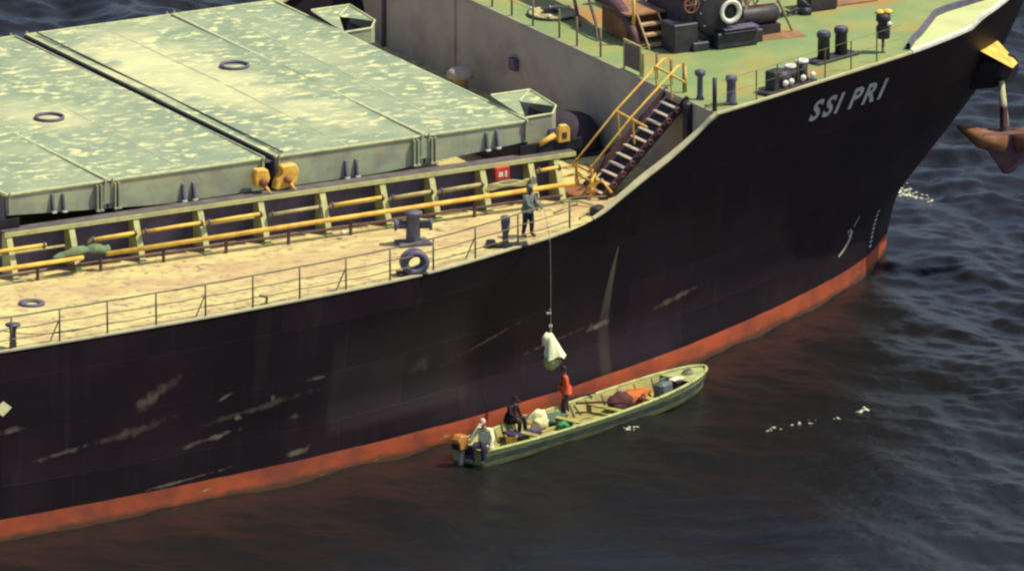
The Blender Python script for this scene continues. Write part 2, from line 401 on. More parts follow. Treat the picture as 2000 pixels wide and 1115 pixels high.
    run = math_('MULTIPLY', rng_(math_('DIVIDE', dx, w), 1.0, .5), math_('MULTIPLY', rng_(sep.outputs['Z'], 5.12, 5.0), rng_(sep.outputs['Z'], 2.3, 4.8, 0.10, .65)))
    black = mixc(run, black, (0.20, 0.17, 0.12))
    # boot-top
    red = mixc(rng_(noise(0.9, 7), .40, .68), (0.40, 0.085, 0.037), (0.22, 0.06, 0.036))
    red = mixc(rng_(math_('ADD', sep.outputs['Z'], math_('MULTIPLY', noise(1.5, 5), .35)), .42, .24), red, (0.10, 0.05, 0.03))
    red = mixc(rng_(noise(2.6, 5, (0.5, 0.5, 2.4)), .66, .74), red, (0.45, 0.30, 0.15))
    line = math_('ADD', 0.70, math_('MULTIPLY', math_('SUBTRACT', noise(0.8, 3), .5), 0.06))
    f = rng_(math_('SUBTRACT', sep.outputs['Z'], line), -0.015, 0.015)
    L.new(mixc(f, red, black), b.inputs['Base Color'])
    bn = N.new('ShaderNodeBump'); bn.inputs['Strength'].default_value = 0.25; bn.inputs['Distance'].default_value = 0.03
    L.new(math_('ADD', noise(0.9, 3), math_('MULTIPLY', bk.outputs['Fac'], .5)), bn.inputs['Height']); L.new(bn.outputs[0], b.inputs['Normal'])
    return m

def build_hull():
    ds = np.concatenate([np.array([0, .05, .12, .2, .3, .45, .65, .9, 1.2, 1.6, 2.1]), np.arange(2.7, 60, .6), np.array([70, 84])])
    nv = 34; rows = []
    for d in ds:
        lo, hi = 5.5, 10.0                                   # height of the shell's top at this column
        for _ in range(40):
            mid = (lo+hi)/2
            if mid > ztop(stem(mid)-d): hi = mid
            else: lo = mid
        zt = lo; col = []
        for j in range(nv):
            z = -2.0 + (zt+2.0)*j/(nv-1)
            col.append((stem(z)-d, hb_d(d, z), z))
        rows.append(col)
    vs, fs = [], []
    for side in (-1, 1):
        b = len(vs)
        for col in rows: vs += [(x, side*t, z) for x, t, z in col]
        for i in range(len(rows)-1):
            for j in range(nv-1):
                q = (b+i*nv+j, b+(i+1)*nv+j, b+(i+1)*nv+j+1, b+i*nv+j+1)
                fs.append(q if side < 0 else q[::-1])
    bm = bmesh.new(); bv = [bm.verts.new(v) for v in vs]
    for f in fs: bm.faces.new([bv[i] for i in f]).smooth = True
    bmesh.ops.remove_doubles(bm, verts=bm.verts, dist=0.002)
    bmesh.ops.recalc_face_normals(bm, faces=bm.faces)
    me = bpy.data.meshes.new('hull'); bm.to_mesh(me); bm.free(); me.materials.append(hull_material())
    return link('hull', me, ship)
hull = build_hull()

def ribbon(name, parent, S_list, side, w_in, h, m, dz=0.0, wf=None):
    """plate edge that follows the sheer line: w_in wide, h thick."""
    mb = MB(); rings = []
    for S in S_list:
        z = ztop(S); T = half_breadth(S, z); w = wf(S) if wf else w_in
        rings.append([Vector((S, side*(T+0.03), z+dz)), Vector((S, side*(T+0.03), z+dz+h)), Vector((S, side*(T-w), z+dz+h)), Vector((S, side*(T-w), z+dz))])
    vs = [v for r in rings for v in r]; fs = []
    for i in range(len(rings)-1):
        for k in range(4): fs.append((i*4+k, i*4+(k+1) % 4, (i+1)*4+(k+1) % 4, (i+1)*4+k))
    fs += [(0, 1, 2, 3), tuple(len(vs)-4+k for k in (3, 2, 1, 0))]
    return mb.faces(vs, fs).build(name, m, parent)
for side in (-1, 1):
    ribbon('sheer_strake_edge', ship, list(np.arange(AFT+2, -18.0, 1.0)), side, 0.14, 0.05, M_rim)
    ribbon('bulwark_cap', ship, list(np.linspace(-18.0, -13.22, 22)), side, 0.3, 0.05, M_rim,
           wf=lambda S: 0.14+0.22*math.sin(math.pi*min(1, max(0, (S+18)/4.8))))
    ribbon('forecastle_edge', ship, list(np.linspace(-13.2, -3.8, 20)), side, 0.10, 0.06, M_rim)
    ribbon('bow_rim', ship, list(np.linspace(-3.78, 5.35, 40)), side, 0.16, 0.10, M_white)

def deck(name, S_list, z, m, inset=0.02):
    mb = MB(); vs, fs = [], []
    for S in S_list:
        T = max(half_breadth(S, z)-inset, 0.01)
        vs += [(S, -T, z), (S, 0, z), (S, T, z)]
    for i in range(len(S_list)-1):
        for k in (0, 1): fs.append((3*i+k, 3*i+3+k, 3*i+4+k, 3*i+1+k))
    return mb.faces(vs, fs).build(name, m, ship)
deck('main_deck', list(np.arange(AFT+1, XB, 1.0))+[XB], ZD, M_deck)
deck('forecastle_deck', list(np.linspace(XB, 5.35, 50)), ZF, M_fdeck)

# forecastle bulkhead with its fittings
def build_bulkhead():
    mb = MB(); vs, fs = [], []
    zz = np.linspace(ZD, ZF-0.012, 8)
    for z in zz:
        T = half_breadth(XB, z)-0.02; vs += [(XB, -T, z), (XB, T, z)]
    for i in range(len(zz)-1): fs.append((2*i, 2*i+1, 2*i+3, 2*i+2))
    bk = mb.faces(vs, fs).build('forecastle_bulkhead', M_bulk, ship)
    MB().box((XB-.1, 1.03, 7.7), (.2, .42, .42)).build('bulkhead_lamp_box', M_grey, bk, bevel=.03)
    MB().tube([(XB-.09, 10.1, ZD), (XB-.09, 10.1, ZF)], .07).build('drain_pipe', M_coam, bk)
    for y in (5.2,):
        MB().box((XB-.04, y, 7.69), (.08, .05, 2.9)).build('stiffener', M_bulk, bk)
    MB().box((XB-.02, 0, ZF-.05), (.06, 25.0, .09)).build('deck_edge_bar', M_bulk, bk)
build_bulkhead()
def stowed_machine():
    p = part('covered_capstan', ship)
    mb = MB(); mb.lathe([(0, 0), (1.05, 0), (1.08, .15), (.98, .7), (.75, 1.05), (.45, 1.2), (0, 1.24)], (-14.1, -4.35, ZD), 'Z', 22)
    for v in mb.bm.verts: v.co += Vector((1, .4, .2))*.10*mnoise.noise(v.co*1.6)
    mb.build('canvas_cover', mat('plum_canvas', (0.035, 0.025, 0.04), (0.05, 0.035, 0.05), scale=2, rough=.8), p)
    MB().box((-14.1, -4.35, ZD+.04), (2.6, 2.4, .08)).build('bed_plate', M_dark, p)
stowed_machine()

# ------------------------------------------------------------------ hatch: coaming, stays, covers
HY = 8.75; H0, H1, HM = -37.1, -18.0, -27.5; ZC = 7.62; ZT = 8.7
def build_coaming():
    mb = MB()
    for s in (-1, 1):
        mb.box(((H0+H1)/2+.31, s*9.0, (ZD+ZC)/2), (H1-H0+1.28, .06, ZC-ZD))
    mb.box((H1+.95, 0, (ZD+ZC)/2), (.06, 17.9, ZC-ZD)); mb.box((H0-.33, 0, (ZD+ZC)/2), (.06, 17.9, ZC-ZD))
    c = mb.build('hatch_coaming', M_coam, ship)
    for s in (-1, 1):
        mb = MB(); mb.box(((H0+H1)/2+.45, s*9.26, ZC+.04), (H1-H0+1.7, .5, .06)); mb.build('coaming_top_plate', M_plate, c)
        mb = MB(); mb.box(((H0+H1)/2+.45, s*9.54, ZC-.02), (H1-H0+1.72, .05, .14)); mb.build('coaming_edge_bar', M_stay, c)
    # the dark sloping runway the cover wheels roll on, seen past both ends of the covers
    mb = MB(); mb.box((H1+.6, -9.15, ZC+.22), (2.3, .1, .32)); mb.build('cover_runway', M_black, c)
    mb = MB(); mb.box((H0-1.2, -9.15, ZC+.22), (3.0, .1, .32)); mb.build('cover_runway', M_black, c)
    return c
coaming = build_coaming()
def stay_mesh():
    mb = MB()
    # web: a plate from the coaming tapering down to its foot; flange on its outer edge
    web = [(-9.04, ZD), (-10.02, ZD), (-9.48, ZC), (-9.04, ZC)]
    mb.faces([(-.012, y, z) for y, z in web]+[(.012, y, z) for y, z in web], [(0, 1, 2, 3), (7, 6, 5, 4), (0, 4, 5, 1), (1, 5, 6, 2), (2, 6, 7, 3), (3, 7, 4, 0)])
    fl = [(-.10, -10.05, ZD), (.10, -10.05, ZD), (.10, -9.53, ZC-.1), (-.10, -9.53, ZC-.1)]
    mb.faces(fl+[(x, y+.03, z) for x, y, z in fl], [(0, 1, 2, 3), (7, 6, 5, 4), (0, 4, 5, 1), (1, 5, 6, 2), (2, 6, 7, 3), (3, 7, 4, 0)])
    mb.box((0, -10.05, ZD+.02), (.34, .30, .04))
    return mb.mesh('coaming_stay', M_stay)
SM = stay_mesh()
stays = [-44.2, -41.95, -39.65, -37.35, -35.1, -32.78, -30.45, -28.25, -26.0, -23.8, -22.0, -20.13, -18.35, -17.4]
for x in stays:
    if x > H0-.6: link('coaming_stay', SM, coaming, (x, 0, 0))

def pipe(name, x0, x1, y, z0, z1, r, m, parent=ship):
    return MB().tube([(x0, y, z0), (x0+(x1-x0)*.5, y, (z0+z1)/2+.005), (x1, y, z1)], r, 10).build(name, m, parent)
pipe('deck_pipe', -60, -35.15, -10.42, 6.70, 6.77, .07, M_yellow)
pipe('deck_pipe', -34.3, -17.2, -10.38, 6.77, 6.88, .075, M_yellow)
for x0, x1, z, m in [(-45, -36.2, 7.17, M_yellow), (-34.6, -32.9, 7.14, M_yellow), (-32.7, -30.5, 7.16, M_yellow), (-30.4, -28.35, 7.17, M_yellow), (-28.1, -26.2, 7.12, M_palepipe),
                     (-25.9, -23.9, 7.14, M_yellow), (-23.7, -22.1, 7.10, M_palepipe), (-21.9, -20.25, 7.10, M_palepipe), (-18.3, -17.4, 7.30, M_yellow)]:
    p = pipe('branch_pipe', x0, x1, -9.86, z, z+.03, .06, m)
    for x in (x0+.08, x1-.08): MB().lathe([(.0, -.03), (.10, -.03), (.10, .03), (.0, .03)], (x, -9.86, z+.01), 'X', 12).build('pipe_flange', M_grey, p)
for x0, x1, z in [(-38, -35.3, 6.95), (-34.5, -32.9, 6.98), (-30.3, -28.4, 6.99), (-25.8, -24, 6.98), (-23.6, -22.2, 6.95), (-21.8, -20.4, 6.95)]:
    pipe('cable_conduit', x0, x1, -9.5, z, z+.02, .045, M_palepipe)
pipe('pipe_shadow_strip', -60, -17.5, -10.1, 6.40, 6.44, .045, M_plum)  # mauve tube stands for the shadow below the deck pipe
for x in np.arange(-40, -18, 2.27):
    MB().box((x+1.0, -10.3, 6.44), (.07, .10, .5)).build('pipe_support', M_plum, ship)
# red hose box with its white mark
hb = MB().box((-19.45, -9.55, 7.32), (.52, .22, .44)).build('hose_box', M_red, ship, bevel=.02)
MB().box((-19.52, -9.667, 7.30), (.16, .008, .16)).build('hose_box_mark', M_white, hb)
MB().box((-19.33, -9.667, 7.30), (.08, .008, .2)).build('hose_box_mark', M_white, hb)
# pale coiled hose lying below the box
mb = MB()
for k in range(4):
    mb.tube([(-19.4+.75*math.cos(a)+.04*k, -9.75+.12*math.sin(a), 6.92+.03*k+.05*math.sin(3*a+k)) for a in np.linspace(0, 6.28, 18)], .035, 6)
mb.build('coiled_hose', M_palepipe, ship)

def skirt_z(S):
    e = abs(S-HM)/9.5
    return ZC+.03+max(0, e-.42)*0.62
def build_cover():
    b = [H0, -33.4, HM, -21.85, H1]
    for i in range(4):
        x0, x1 = b[i]+.035, b[i+1]-.035
        if i == 1: x1 -= .16
        if i == 2: x0 += .16
        n = 8; xs = np.linspace(x0, x1, n+1)
        # top plate with a faint fall to the sides so it drains
        mb = MB(); vs, fs = [], []
        for x in xs: vs += [(x, -HY, ZT-.02), (x, 0, ZT+.06), (x, HY, ZT-.02)]
        for k in range(n):
            for q in (0, 1): fs.append((3*k+q, 3*k+3+q, 3*k+4+q, 3*k+1+q))
        p = mb.faces(vs, fs).build('hatch_panel', M_panel, ship)
        for s in (-1, 1):
            mb = MB(); vs, fs = [], []
            for x in xs: vs += [(x, s*HY, ZT-.025), (x, s*(HY+.02), skirt_z(x))]
            for k in range(n): fs.append((2*k, 2*k+1, 2*k+3, 2*k+2))
            mb.faces(vs, fs).build('side_skirt', M_panelside, p)
            MB().box(((x0+x1)/2, s*(HY+.012), ZT-.01), (x1-x0, .07, .06)).build('edge_trim', M_trim, p)
            # corner hooks and paired hinge brackets on the skirt
            for x in (x0+.1, x1-.1):
                m_ = MB(); m_.box((x, s*(HY+.05), ZT-.30), (.05, .10, .62)); m_.tube([(x, s*(HY+.1), ZT-.05), (x, s*(HY+.1), ZT+.08)], .035, 6); m_.build('corner_hook', M_panelside, p)
            xm = (x0+x1)/2 + (.5 if i == 3 else 0)
            for dx in (-.16, .22):
                zb = skirt_z(xm+dx)+.03; m_ = MB()
                pr = [(-.02, zb), (.20, zb), (.05, zb+.55), (-.02, zb+.6)]
                m_.faces([(xm+dx-.035, s*(HY+.02+max(a, 0)), z) for a, z in pr]+[(xm+dx+.035, s*(HY+.02+max(a, 0)), z) for a, z in pr],
                         [(0, 1, 2, 3), (7, 6, 5, 4), (0, 4, 5, 1), (1, 5, 6, 2), (2, 6, 7, 3), (3, 7, 4, 0)])
                m_.build('cleat_bracket', M_grey, p)
                MB().box((xm+dx, s*(HY+.16), zb+.015), (.15, .16, .05)).build('cleat_foot', M_white, p)
        for x, lip in ((x0, i in (0,)), (x1, i in (3,))):
            MB().box((x, 0, ZT-.01), (.05, 2*HY, .1)).build('end_lip', M_trim if (x == x0 and i > 0) or lip else M_panelside, p)
            MB().box((x, 0, ZT-.5), (.04, 2*HY-.05, .9)).build('end_plate', M_coam, p)
        if i in (1, 2):
            c = (-31.6, -1.25) if i == 1 else (-23.27, 1.65)
            MB().lathe([(.42, .0), (.42, .10), (.49, .10), (.49, .0)], (c[0], c[1], ZT+.045), 'Z', 28, close=True).build('lifting_ring', M_coam, p)
        for fx in ((.5,) if i in (1, 2) else (.36,)):
            xw = x0+(x1-x0)*fx
            for s in (-1, 1): MB().faces([(xw-.03, s*.2, ZT+.068), (xw+.03, s*.2, ZT+.068), (xw+.03, s*(HY-.1), ZT-.012), (xw-.03, s*(HY-.1), ZT-.012)], [(0, 1, 2, 3)]).build('weld_seam', M_seam, p)
        # hinge bracket plates over the folding joints
        if i in (0, 2):
            xj = b[i+1]
            for s in (-1, 1):
                for dx in (-.42, -.28, .22, .36):
                    m_ = MB(); m_.box((xj+dx, s*(HY+.09), ZT-.52), (.055, .14, .86)); m_.box((xj+dx, s*(HY+.17), ZT-.92), (.12, .1, .05)); m_.build('hinge_plate', M_panelside, p)
                MB().box((xj, s*(HY+.05), ZT-.42), (.5, .05, .66)).build('hinge_cover', M_panelside, p)
    MB().box((HM, 0, ZT-.16), (.30, 2*HY-.1, .06)).build('joint_trough', M_plate, ship)
    for s in (-.14, .14): MB().box((HM+s, 0, ZT-.06), (.035, 2*HY-.02, .12)).build('joint_seal', M_joint, ship)
    MB().box((HM+.55, 0, ZT+.055), (.05, 2*HY-.3, .04)).build('joint_seal', M_joint, ship)
    # yellow hydraulic hinge housings at the middle joint
    for x, poly in ((-28.05, [(-.28, .08), (-.20, .34), (.22, .30), (.30, -.04), (.10, -.34), (-.22, -.22)]),
                    (-27.15, [(-.44, -.42), (-.34, -.08), (-.10, .06), (-.20, .33), (.34, .36), (.46, .10), (.36, -.26), (.02, -.34), (-.22, -.46)])):
        mb = MB(); mb.prism(poly, -.16, .16, mtx=Matrix.Translation((x, -9.12, 8.16)) @ Matrix.Rotation(R(90), 4, 'X'))
        h = mb.build('hydraulic_housing', M_yellow, ship, bevel=.04)
        MB().lathe([(0, -.06), (.13, -.06), (.13, .06), (0, .06)], (x, -9.34, 8.05), 'Y', 14).build('hinge_pin', M_rust, h)
        MB().tube([(x+.05, -9.3, 8.0), (x+.2, -9.45, 7.7)], .05, 8).build('hydraulic_ram', M_yellow, h)
    # yellow stopper and roller at the forward end
    MB().tube([(-17.86, -9.2, 7.98), (-17.28, -9.2, 8.22)], .09, 10).build('stopper_ram', M_yellow, ship)
    mb = MB(); mb.prism([(-.22, -.28), (.22, -.28), (.22, .14), (.12, .30), (-.12, .30), (-.22, .14)], -.1, .1, mtx=Matrix.Translation((-16.97, -9.2, 8.24)) @ Matrix.Rotation(R(90), 4, 'X'))
    st = mb.build('stopper_block', M_yellow, ship, bevel=.03)
    MB().box((-16.97, -9.31, 8.2), (.16, .02, .2)).build('stopper_slot', M_joint, st)
    # winged support arms on the forward edge of the cover
    for yc in (-7.2, 5.2):
        mb = MB()
        y0, y1 = yc-1.35, yc+1.0
        mb.faces([(-18.0, y1, 8.93), (-16.55, y1, 8.93), (-16.55, y0+.6, 8.80), (-17.0, y0, 8.74), (-18.0, y0, 8.72), (-17.4, yc+.15, 8.86)],
                 [(0, 1, 5), (0, 5, 4), (1, 2, 5)])
        a = mb.build('support_arm', M_panel, ship)
        MB().faces([(-16.55, y1, 8.93), (-16.55, y0+.6, 8.80), (-17.0, y0, 8.74), (-18.0, y0, 8.72), (-16.55, y1, 7.7), (-16.55, y0+.6, 7.75), (-17.0, y0, 7.85), (-18.0, y0, 7.85)],
                   [(0, 4, 5, 1), (1, 5, 6, 2), (2, 6, 7, 3)]).build('arm_side', M_panelside, a)
        MB().faces([(-18.0, y0+.05, 8.4), (-16.6, y1, 8.4), (-16.6, y0+.6, 8.4), (-17.0, y0+.05, 8.4)], [(0, 1, 2, 3)]).build('arm_floor', M_coam, a)  # shadowed inside of the arm put into the dark floor colour
        MB().tube([(-17.4, yc+.15, 8.88), (-16.55, y1, 8.95), (-16.55, y0+.6, 8.82), (-17.0, y0, 8.76), (-18.0, y0, 8.74)], .035, 6).build('arm_edge', M_trim, a)
        MB().tube([(-18.0, y1, 8.95), (-16.55, y1, 8.95)], .035, 6).build('arm_edge', M_trim, a)
        MB().box((-17.0, y0-.03, 8.15), (.3, .06, .22)).build('arm_latch', M_coam, a)
        MB().box((-16.6, y0+.7, 8.45), (.12, .1, .3)).build('arm_latch', M_coam, a)
build_cover()

# mushroom ventilator and small fittings in the gap before the bulkhead
def vent(x, y, z, r, h, m):
    v = MB().lathe([(0, 0), (r*.55, 0), (r*.55, h*.6), (r, h*.62), (r*1.02, h*.8), (r*.7, h*.95), (0, h)], (x, y, z), 'Z', 18).build('mushroom_vent', m, ship)
    return v
vent(-13.9, 3.4, ZD, .45, .95, M_bulk)

# ------------------------------------------------------------------ railing along the main deck edge
def railing_main():
    rail = part('deck_railing', ship)
    xs = [-48.2, -46.5, -44.8, -43.0, -41.25, -39.5, -37.75, -35.95, -34.1, -32.3, -30.5, -28.7, -26.95, -25.15, -23.3, -21.35, -18.98]
    pm = MB().tube([(0, 0, 0), (0, 0, 1.10)], .032, 8).lathe([(0, 0), (.07, 0), (.07, .03), (0, .03)], (0, 0, 0), 'Z', 8).mesh('rail_post', M_rail)
    bmh = MB().tube([(0, 0, 0), (0, 0, 1.10)], .032, 8).tube([(-.02, .02, .72), (-.18, .3, 0)], .022, 6).mesh('rail_post', M_rail)
    for k, x in enumerate(xs):
        e = edge(x, ZD, .1)
        link('rail_post', bmh if k % 3 == 2 else pm, rail, e)
    for h, r in ((1.10, .027), (.70, .018), (.36, .018)):
        pts = []
        for x0, x1 in zip(xs, xs[1:]):
            for t in (0, .5): 
                X = x0+(x1-x0)*t; e = edge(X, ZD, .1); pts.append((e.x, e.y, ZD+h-(.012 if t else 0)*(1 if h > 1 else 2)))
        e = edge(xs[-1], ZD, .1); pts.append((e.x, e.y, ZD+h))
        if h > 1:
            for X, zz in ((-18.2, 7.2), (-17.4, 7.05)):
                e = edge(X, ztop(X), .12); pts.append((e.x, e.y, zz))
        MB().tube(pts, r, 6).build('rail', M_rail, rail)
    # slack chain across one bay
    pts = [tuple(edge(-42.5+4.6*t, ZD, .14)+Vector((0, 0, 1.05-.7*t**.7-.25*math.sin(math.pi*t)))) for t in np.linspace(0, 1, 14)]
    MB().tube(pts, .016, 5).build('safety_chain', M_rail, rail)
railing_main()

# ring coaming of a deck manhole, sounding pipe, deck edge fittings
MB().lathe([(.22, 0), (.22, .05), (.30, .07), (.42, .07), (.42, 0)], (-38.2, -12.74, ZD), 'Z', 26, close=True).build('manhole_ring', M_grey, ship)
MB().lathe([(.0, 0), (.12, 0), (.10, .5), (.13, .72), (.24, .74), (.24, .80), (0, .84)], (-41.1, -17.05, ZD), 'Z', 14).build('air_pipe_head', M_grey, ship)
mb = MB(); mb.tube([(-31.76, -16.45, ZD), (-31.7, -16.45, ZD+.26), (-31.95, -16.4, ZD+.34)], .05, 6); mb.box((-31.76, -16.45, ZD+.03), (.3, .12, .06)); mb.build('deck_edge_cleat', M_rail, ship)
MB().lathe([(0, 0), (.09, 0), (.09, .08), (0, .12)], (-25.8, -10.55, ZD+.16), 'Z', 10).build('deck_light', M_white, ship)

# cruciform bitt
def bitt():
    p = part('cruciform_bitt', ship); c = Vector((-24.15, -12.25, ZD))
    MB().box(c+Vector((0, 0, .05)), (1.05, .75, .10), rz=-.2).build('base_plate', M_grey, p)
    MB().lathe([(0, 0), (.26, 0), (.24, .1), (.22, .95), (.30, 1.02), (.30, 1.08), (0, 1.10)], c, 'Z', 18).build('post', M_grey, p)
    for s in (-1, 1):
        MB().lathe([(0, 0), (.14, 0), (.14, .36), (.20, .38), (.20, .46), (0, .47)], (0, 0, 0), 'X', 14).build('cross_arm', M_grey, p, c+Vector((s*.16*.87, -s*.16*.4, .66)), rz=(-.45 if s > 0 else math.pi-.45))
bitt()
# panama chock: a thick ring standing on the deck edge
def chock():
    p = part('panama_chock', ship)
    c = edge(-25.85, ZD, .30)
    m = Matrix.Translation(c+Vector((0, 0, .42))) @ Matrix.Rotation(R(-13), 4, 'Z')
    mb = MB(); n = 26; prof = [(.23, -.12), (.20, 0), (.23, .24), (.34, .28), (.46, .22), (.46, -.12), (.34, -.18)]
    vs, fs = [], []
    for k in range(n):
        a = 2*math.pi*k/n
        for r, h in prof: vs.append(m @ Vector((r*math.cos(a), -h, r*.92*math.sin(a))))
    q = len(prof)
    for k in range(n):
        for j in range(q): fs.append((k*q+j, ((k+1) % n)*q+j, ((k+1) % n)*q+(j+1) % q, k*q+(j+1) % q))
    mb.faces(vs, fs)
    for f in mb.bm.faces: f.smooth = True
    mb.build('chock_ring', M_grey, p)
    MB().box(c+Vector((-.06, .02, .05)), (.95, .5, .10), rz=R(-13)).build('chock_foot', M_dark, p, bevel=.02)
chock()
# single mooring post beside the lookout, on its plate
def roller_post():
    p = part('mooring_post', ship); c = Vector((-21.75, -14.05, ZD))
    MB().lathe([(0, 0), (.11, 0), (.10, .5), (.13, .55), (.16, 1.02), (.13, 1.06), (0, 1.06)], c, 'Z', 14).build('post', M_grey, p)
    MB().box(c+Vector((.15, .18, .03)), (1.35, .5, .06), rz=-.35).build('base_plate', M_dark, p)
    MB().lathe([(0, 0), (.16, 0), (.16, .16), (0, .2)], c+Vector((-.35, .35, .05)), 'Z', 14).build('roller', M_grey, p)
roller_post()

# ------------------------------------------------------------------ stairway from main deck to forecastle
def stairway():
    p = part('stairway', ship)
    y0, y1 = -9.05, -10.35
    A = Vector((-16.25, 0, ZD)); B = Vector((-13.0, 0, ZF+.02))
    n = 12
    for k in range(n):
        t = (k+.6)/n; q = A.lerp(B, t)
        MB().box((q.x, (y0+y1)/2-.12, q.z), (.15, 1.05, .035)).build('step', M_bulk, p)
    for y in (y0-.02, y1-.05):
        d = (B-A).normalized(); u = Vector((-d.z, 0, d.x))*.10
        vs = [A+u, B+u, B-u, A-u]
        MB().faces([(v.x, y-.02, v.z) for v in vs]+[(v.x, y+.02, v.z) for v in vs], [(0, 1, 2, 3), (7, 6, 5, 4), (0, 4, 5, 1), (1, 5, 6, 2), (2, 6, 7, 3), (3, 7, 4, 0)]).build('stringer', M_plum, p)
    hr = Vector((-.12, 0, .95))
    for y in (-8.75, -9.75):
        MB().tube([(A.x+.25, y, A.z+.35), (A.x+hr.x, y, A.z+.78), A.lerp(B, .5)+Vector((hr.x, y, .92)), (B.x, y, B.z+.92), (B.x+.25, y, B.z+.9), (B.x+.3, y, B.z)], .038, 8).build('handrail', M_yellow, p)
        for t in (.03, .5, .93):
            q = A.lerp(B, t); MB().tube([(q.x, y, q.z), (q.x-.08, y, q.z+.9)], .03, 6).build('handrail_post', M_yellow, p)
    for t, z in ((.5, .86), (.93, .90)):
        q = A.lerp(B, t); MB().tube([(q.x-.08, -8.75, q.z+z), (q.x-.05, -9.75, q.z+z-.05), (q.x+.02, -10.55, q.z+z-.12)], .04, 6).build('cross_bar', M_yellow, p)
    # yellow guard frame at the foot
    f = part('foot_guard', p)
    for z in (.32, .62): MB().tube([(-17.1, -8.4, ZD+z), (-16.1, -8.5, ZD+z+.08), (-16.0, -9.6, ZD+z), (-16.5, -10.2, ZD+z-.05)], .04, 6).build('guard_rail', M_yellow, f)
    for x, y in ((-17.1, -8.4), (-16.1, -8.5), (-16.0, -9.6), (-16.5, -10.2)): MB().tube([(x, y, ZD), (x, y, ZD+.68)], .04, 6).build('guard_post', M_yellow, f)
    MB().tube([(-16.55, -9.9, ZD+.2), (-16.25, -10.5, ZD+.7), (-15.95, -10.6, ZD+.25)], .05, 6).build('guard_hook', M_yellow, f)
    MB().box((-16.6, -9.4, ZD+.12), (1.0, 1.3, .1), rz=.1).build('foot_plate', M_rust, f)
    d = (B-A).normalized(); u = Vector((-d.z, 0, d.x))
    lo = [A-u*.16, B-u*.16, B-u*.20, A-u*.20]
    MB().faces([(v.x, y0-.05, v.z) for v in lo]+[(v.x, y1-.02, v.z) for v in lo], [(0, 1, 2, 3), (7, 6, 5, 4), (0, 4, 5, 1), (1, 5, 6, 2), (2, 6, 7, 3), (3, 7, 4, 0)]).build('stair_shade_plate', M_dark, p)  # dark sheet added for the shade under the stairs
    MB().box((XB-.12, -10.75, 7.7), (.22, .30, 2.94)).build('stair_pillar', M_dark, p, bevel=.03)
    for t in np.linspace(.12, .95, 9):
        q = A.lerp(B, t); MB().lathe([(.05, -.05), (.05, .05), (.11, .05), (.11, -.05)], (q.x+.02, -10.55, q.z+.12), 'Y', 10, close=True).build('lashing_eye', M_plum, p)
stairway()
MB().box((-17.2, -11.9, ZD+.14), (.5, .32, .28), rz=.5).build('foot_bollard', M_dark, ship, bevel=.05)
for a, b_ in (((-18.4, -11.2), (-17.2, -10.6)), ((-18.0, -12.2), (-17.0, -11.4)), ((-17.6, -10.2), (-16.8, -11.2))):
    MB().tube([(*a, ZD+.05), ((a[0]+b_[0])/2, (a[1]+b_[1])/2, ZD+.16), (*b_, ZD+.05)], .04, 6).build('deck_hose', M_palepipe, ship)

# ------------------------------------------------------------------ forecastle fittings
def forecastle_rail():
    p = part('forecastle_railing', ship)
    ys = [10.5, 8.2, 6.1, 4.2, 2.9, 1.55, 0.1, -1.7, -2.9, -4.5]
    for y in ys: MB().tube([(XB+.12, y, ZF), (XB+.12, y, ZF+.98)], .035, 8).build('rail_post', M_rail, p)
    for h in (.95, .5): MB().tube([(XB+.12, ys[0], ZF+h), (XB+.12, ys[-1], ZF+h)], .009, 5).build('rail_wire', M_rail, p)
    for y in (-7.86, -8.84): MB().tube([(XB+.35, y, ZF), (XB+.35, y, ZF+.9)], .04, 8).build('rail_post', M_rail, p)
    MB().tube([(XB+.3, -9.75, ZF-.05), (XB+.3, -9.75, ZF+1.0)], .045, 8).build('rail_post', M_rail, p)
    c = MB().lathe([(0, 0), (.14, 0), (.10, .15), (.09, .75), (.17, .82), (.18, .96), (0, 1.02)], (XB+.35, -10.75, ZF), 'Z', 12).build('vent_post', M_grey, p)
    MB().tube([(XB+.05, -12.25, ZF-.05), (XB+.05, -12.25, ZF+1.1)], .075, 10).build('corner_post', M_dark, p)
    MB().lathe([(0, 0), (.22, 0), (.16, .12), (.15, .7), (.20, .85), (.17, .95), (0, .98)], (-12.15, -11.75, ZF), 'Z', 12).build('vent_post', M_grey, p)
    MB().box((-12.6, -11.8, ZF+.08), (1.1, .08, .06), rz=-.05).build('foot_bar', M_rail, p)
    for x in (-9.2, -7.9, -6.65, -5.4, -11.2, -10.2):
        e = edge(x, ZF, .22); MB().tube([e, e+Vector((0, 0, 1.0))], .024, 6).build('rail_post', M_rail, p)
    for h in (1.0, .55):
        MB().tube([tuple(edge(x, ZF, .22)+Vector((0, 0, h))) for x in (-12.8, -11.2, -10.2, -9.2, -7.9, -6.65, -5.4, -4.2)], .008, 5).build('rail_wire', M_rail, p)
    # framed screen panel on the bulkhead edge
    s = MB().box((XB+.1, -6.7, ZF+.50), (.03, 1.0, .78)).build('screen_panel', M_screen, p)
    MB().tube([(XB+.1, -6.15, ZF), (XB+.1, -6.15, ZF+.98), (XB+.1, -7.25, ZF+.98), (XB+.1, -7.25, ZF)], .045, 6).build('screen_frame', M_palepipe, s)
    MB().tube([(XB+.1, -7.4, ZF-.1), (XB+.1, -7.4, ZF+.8)], .05, 6).build('screen_frame', M_palepipe, s)
forecastle_rail()

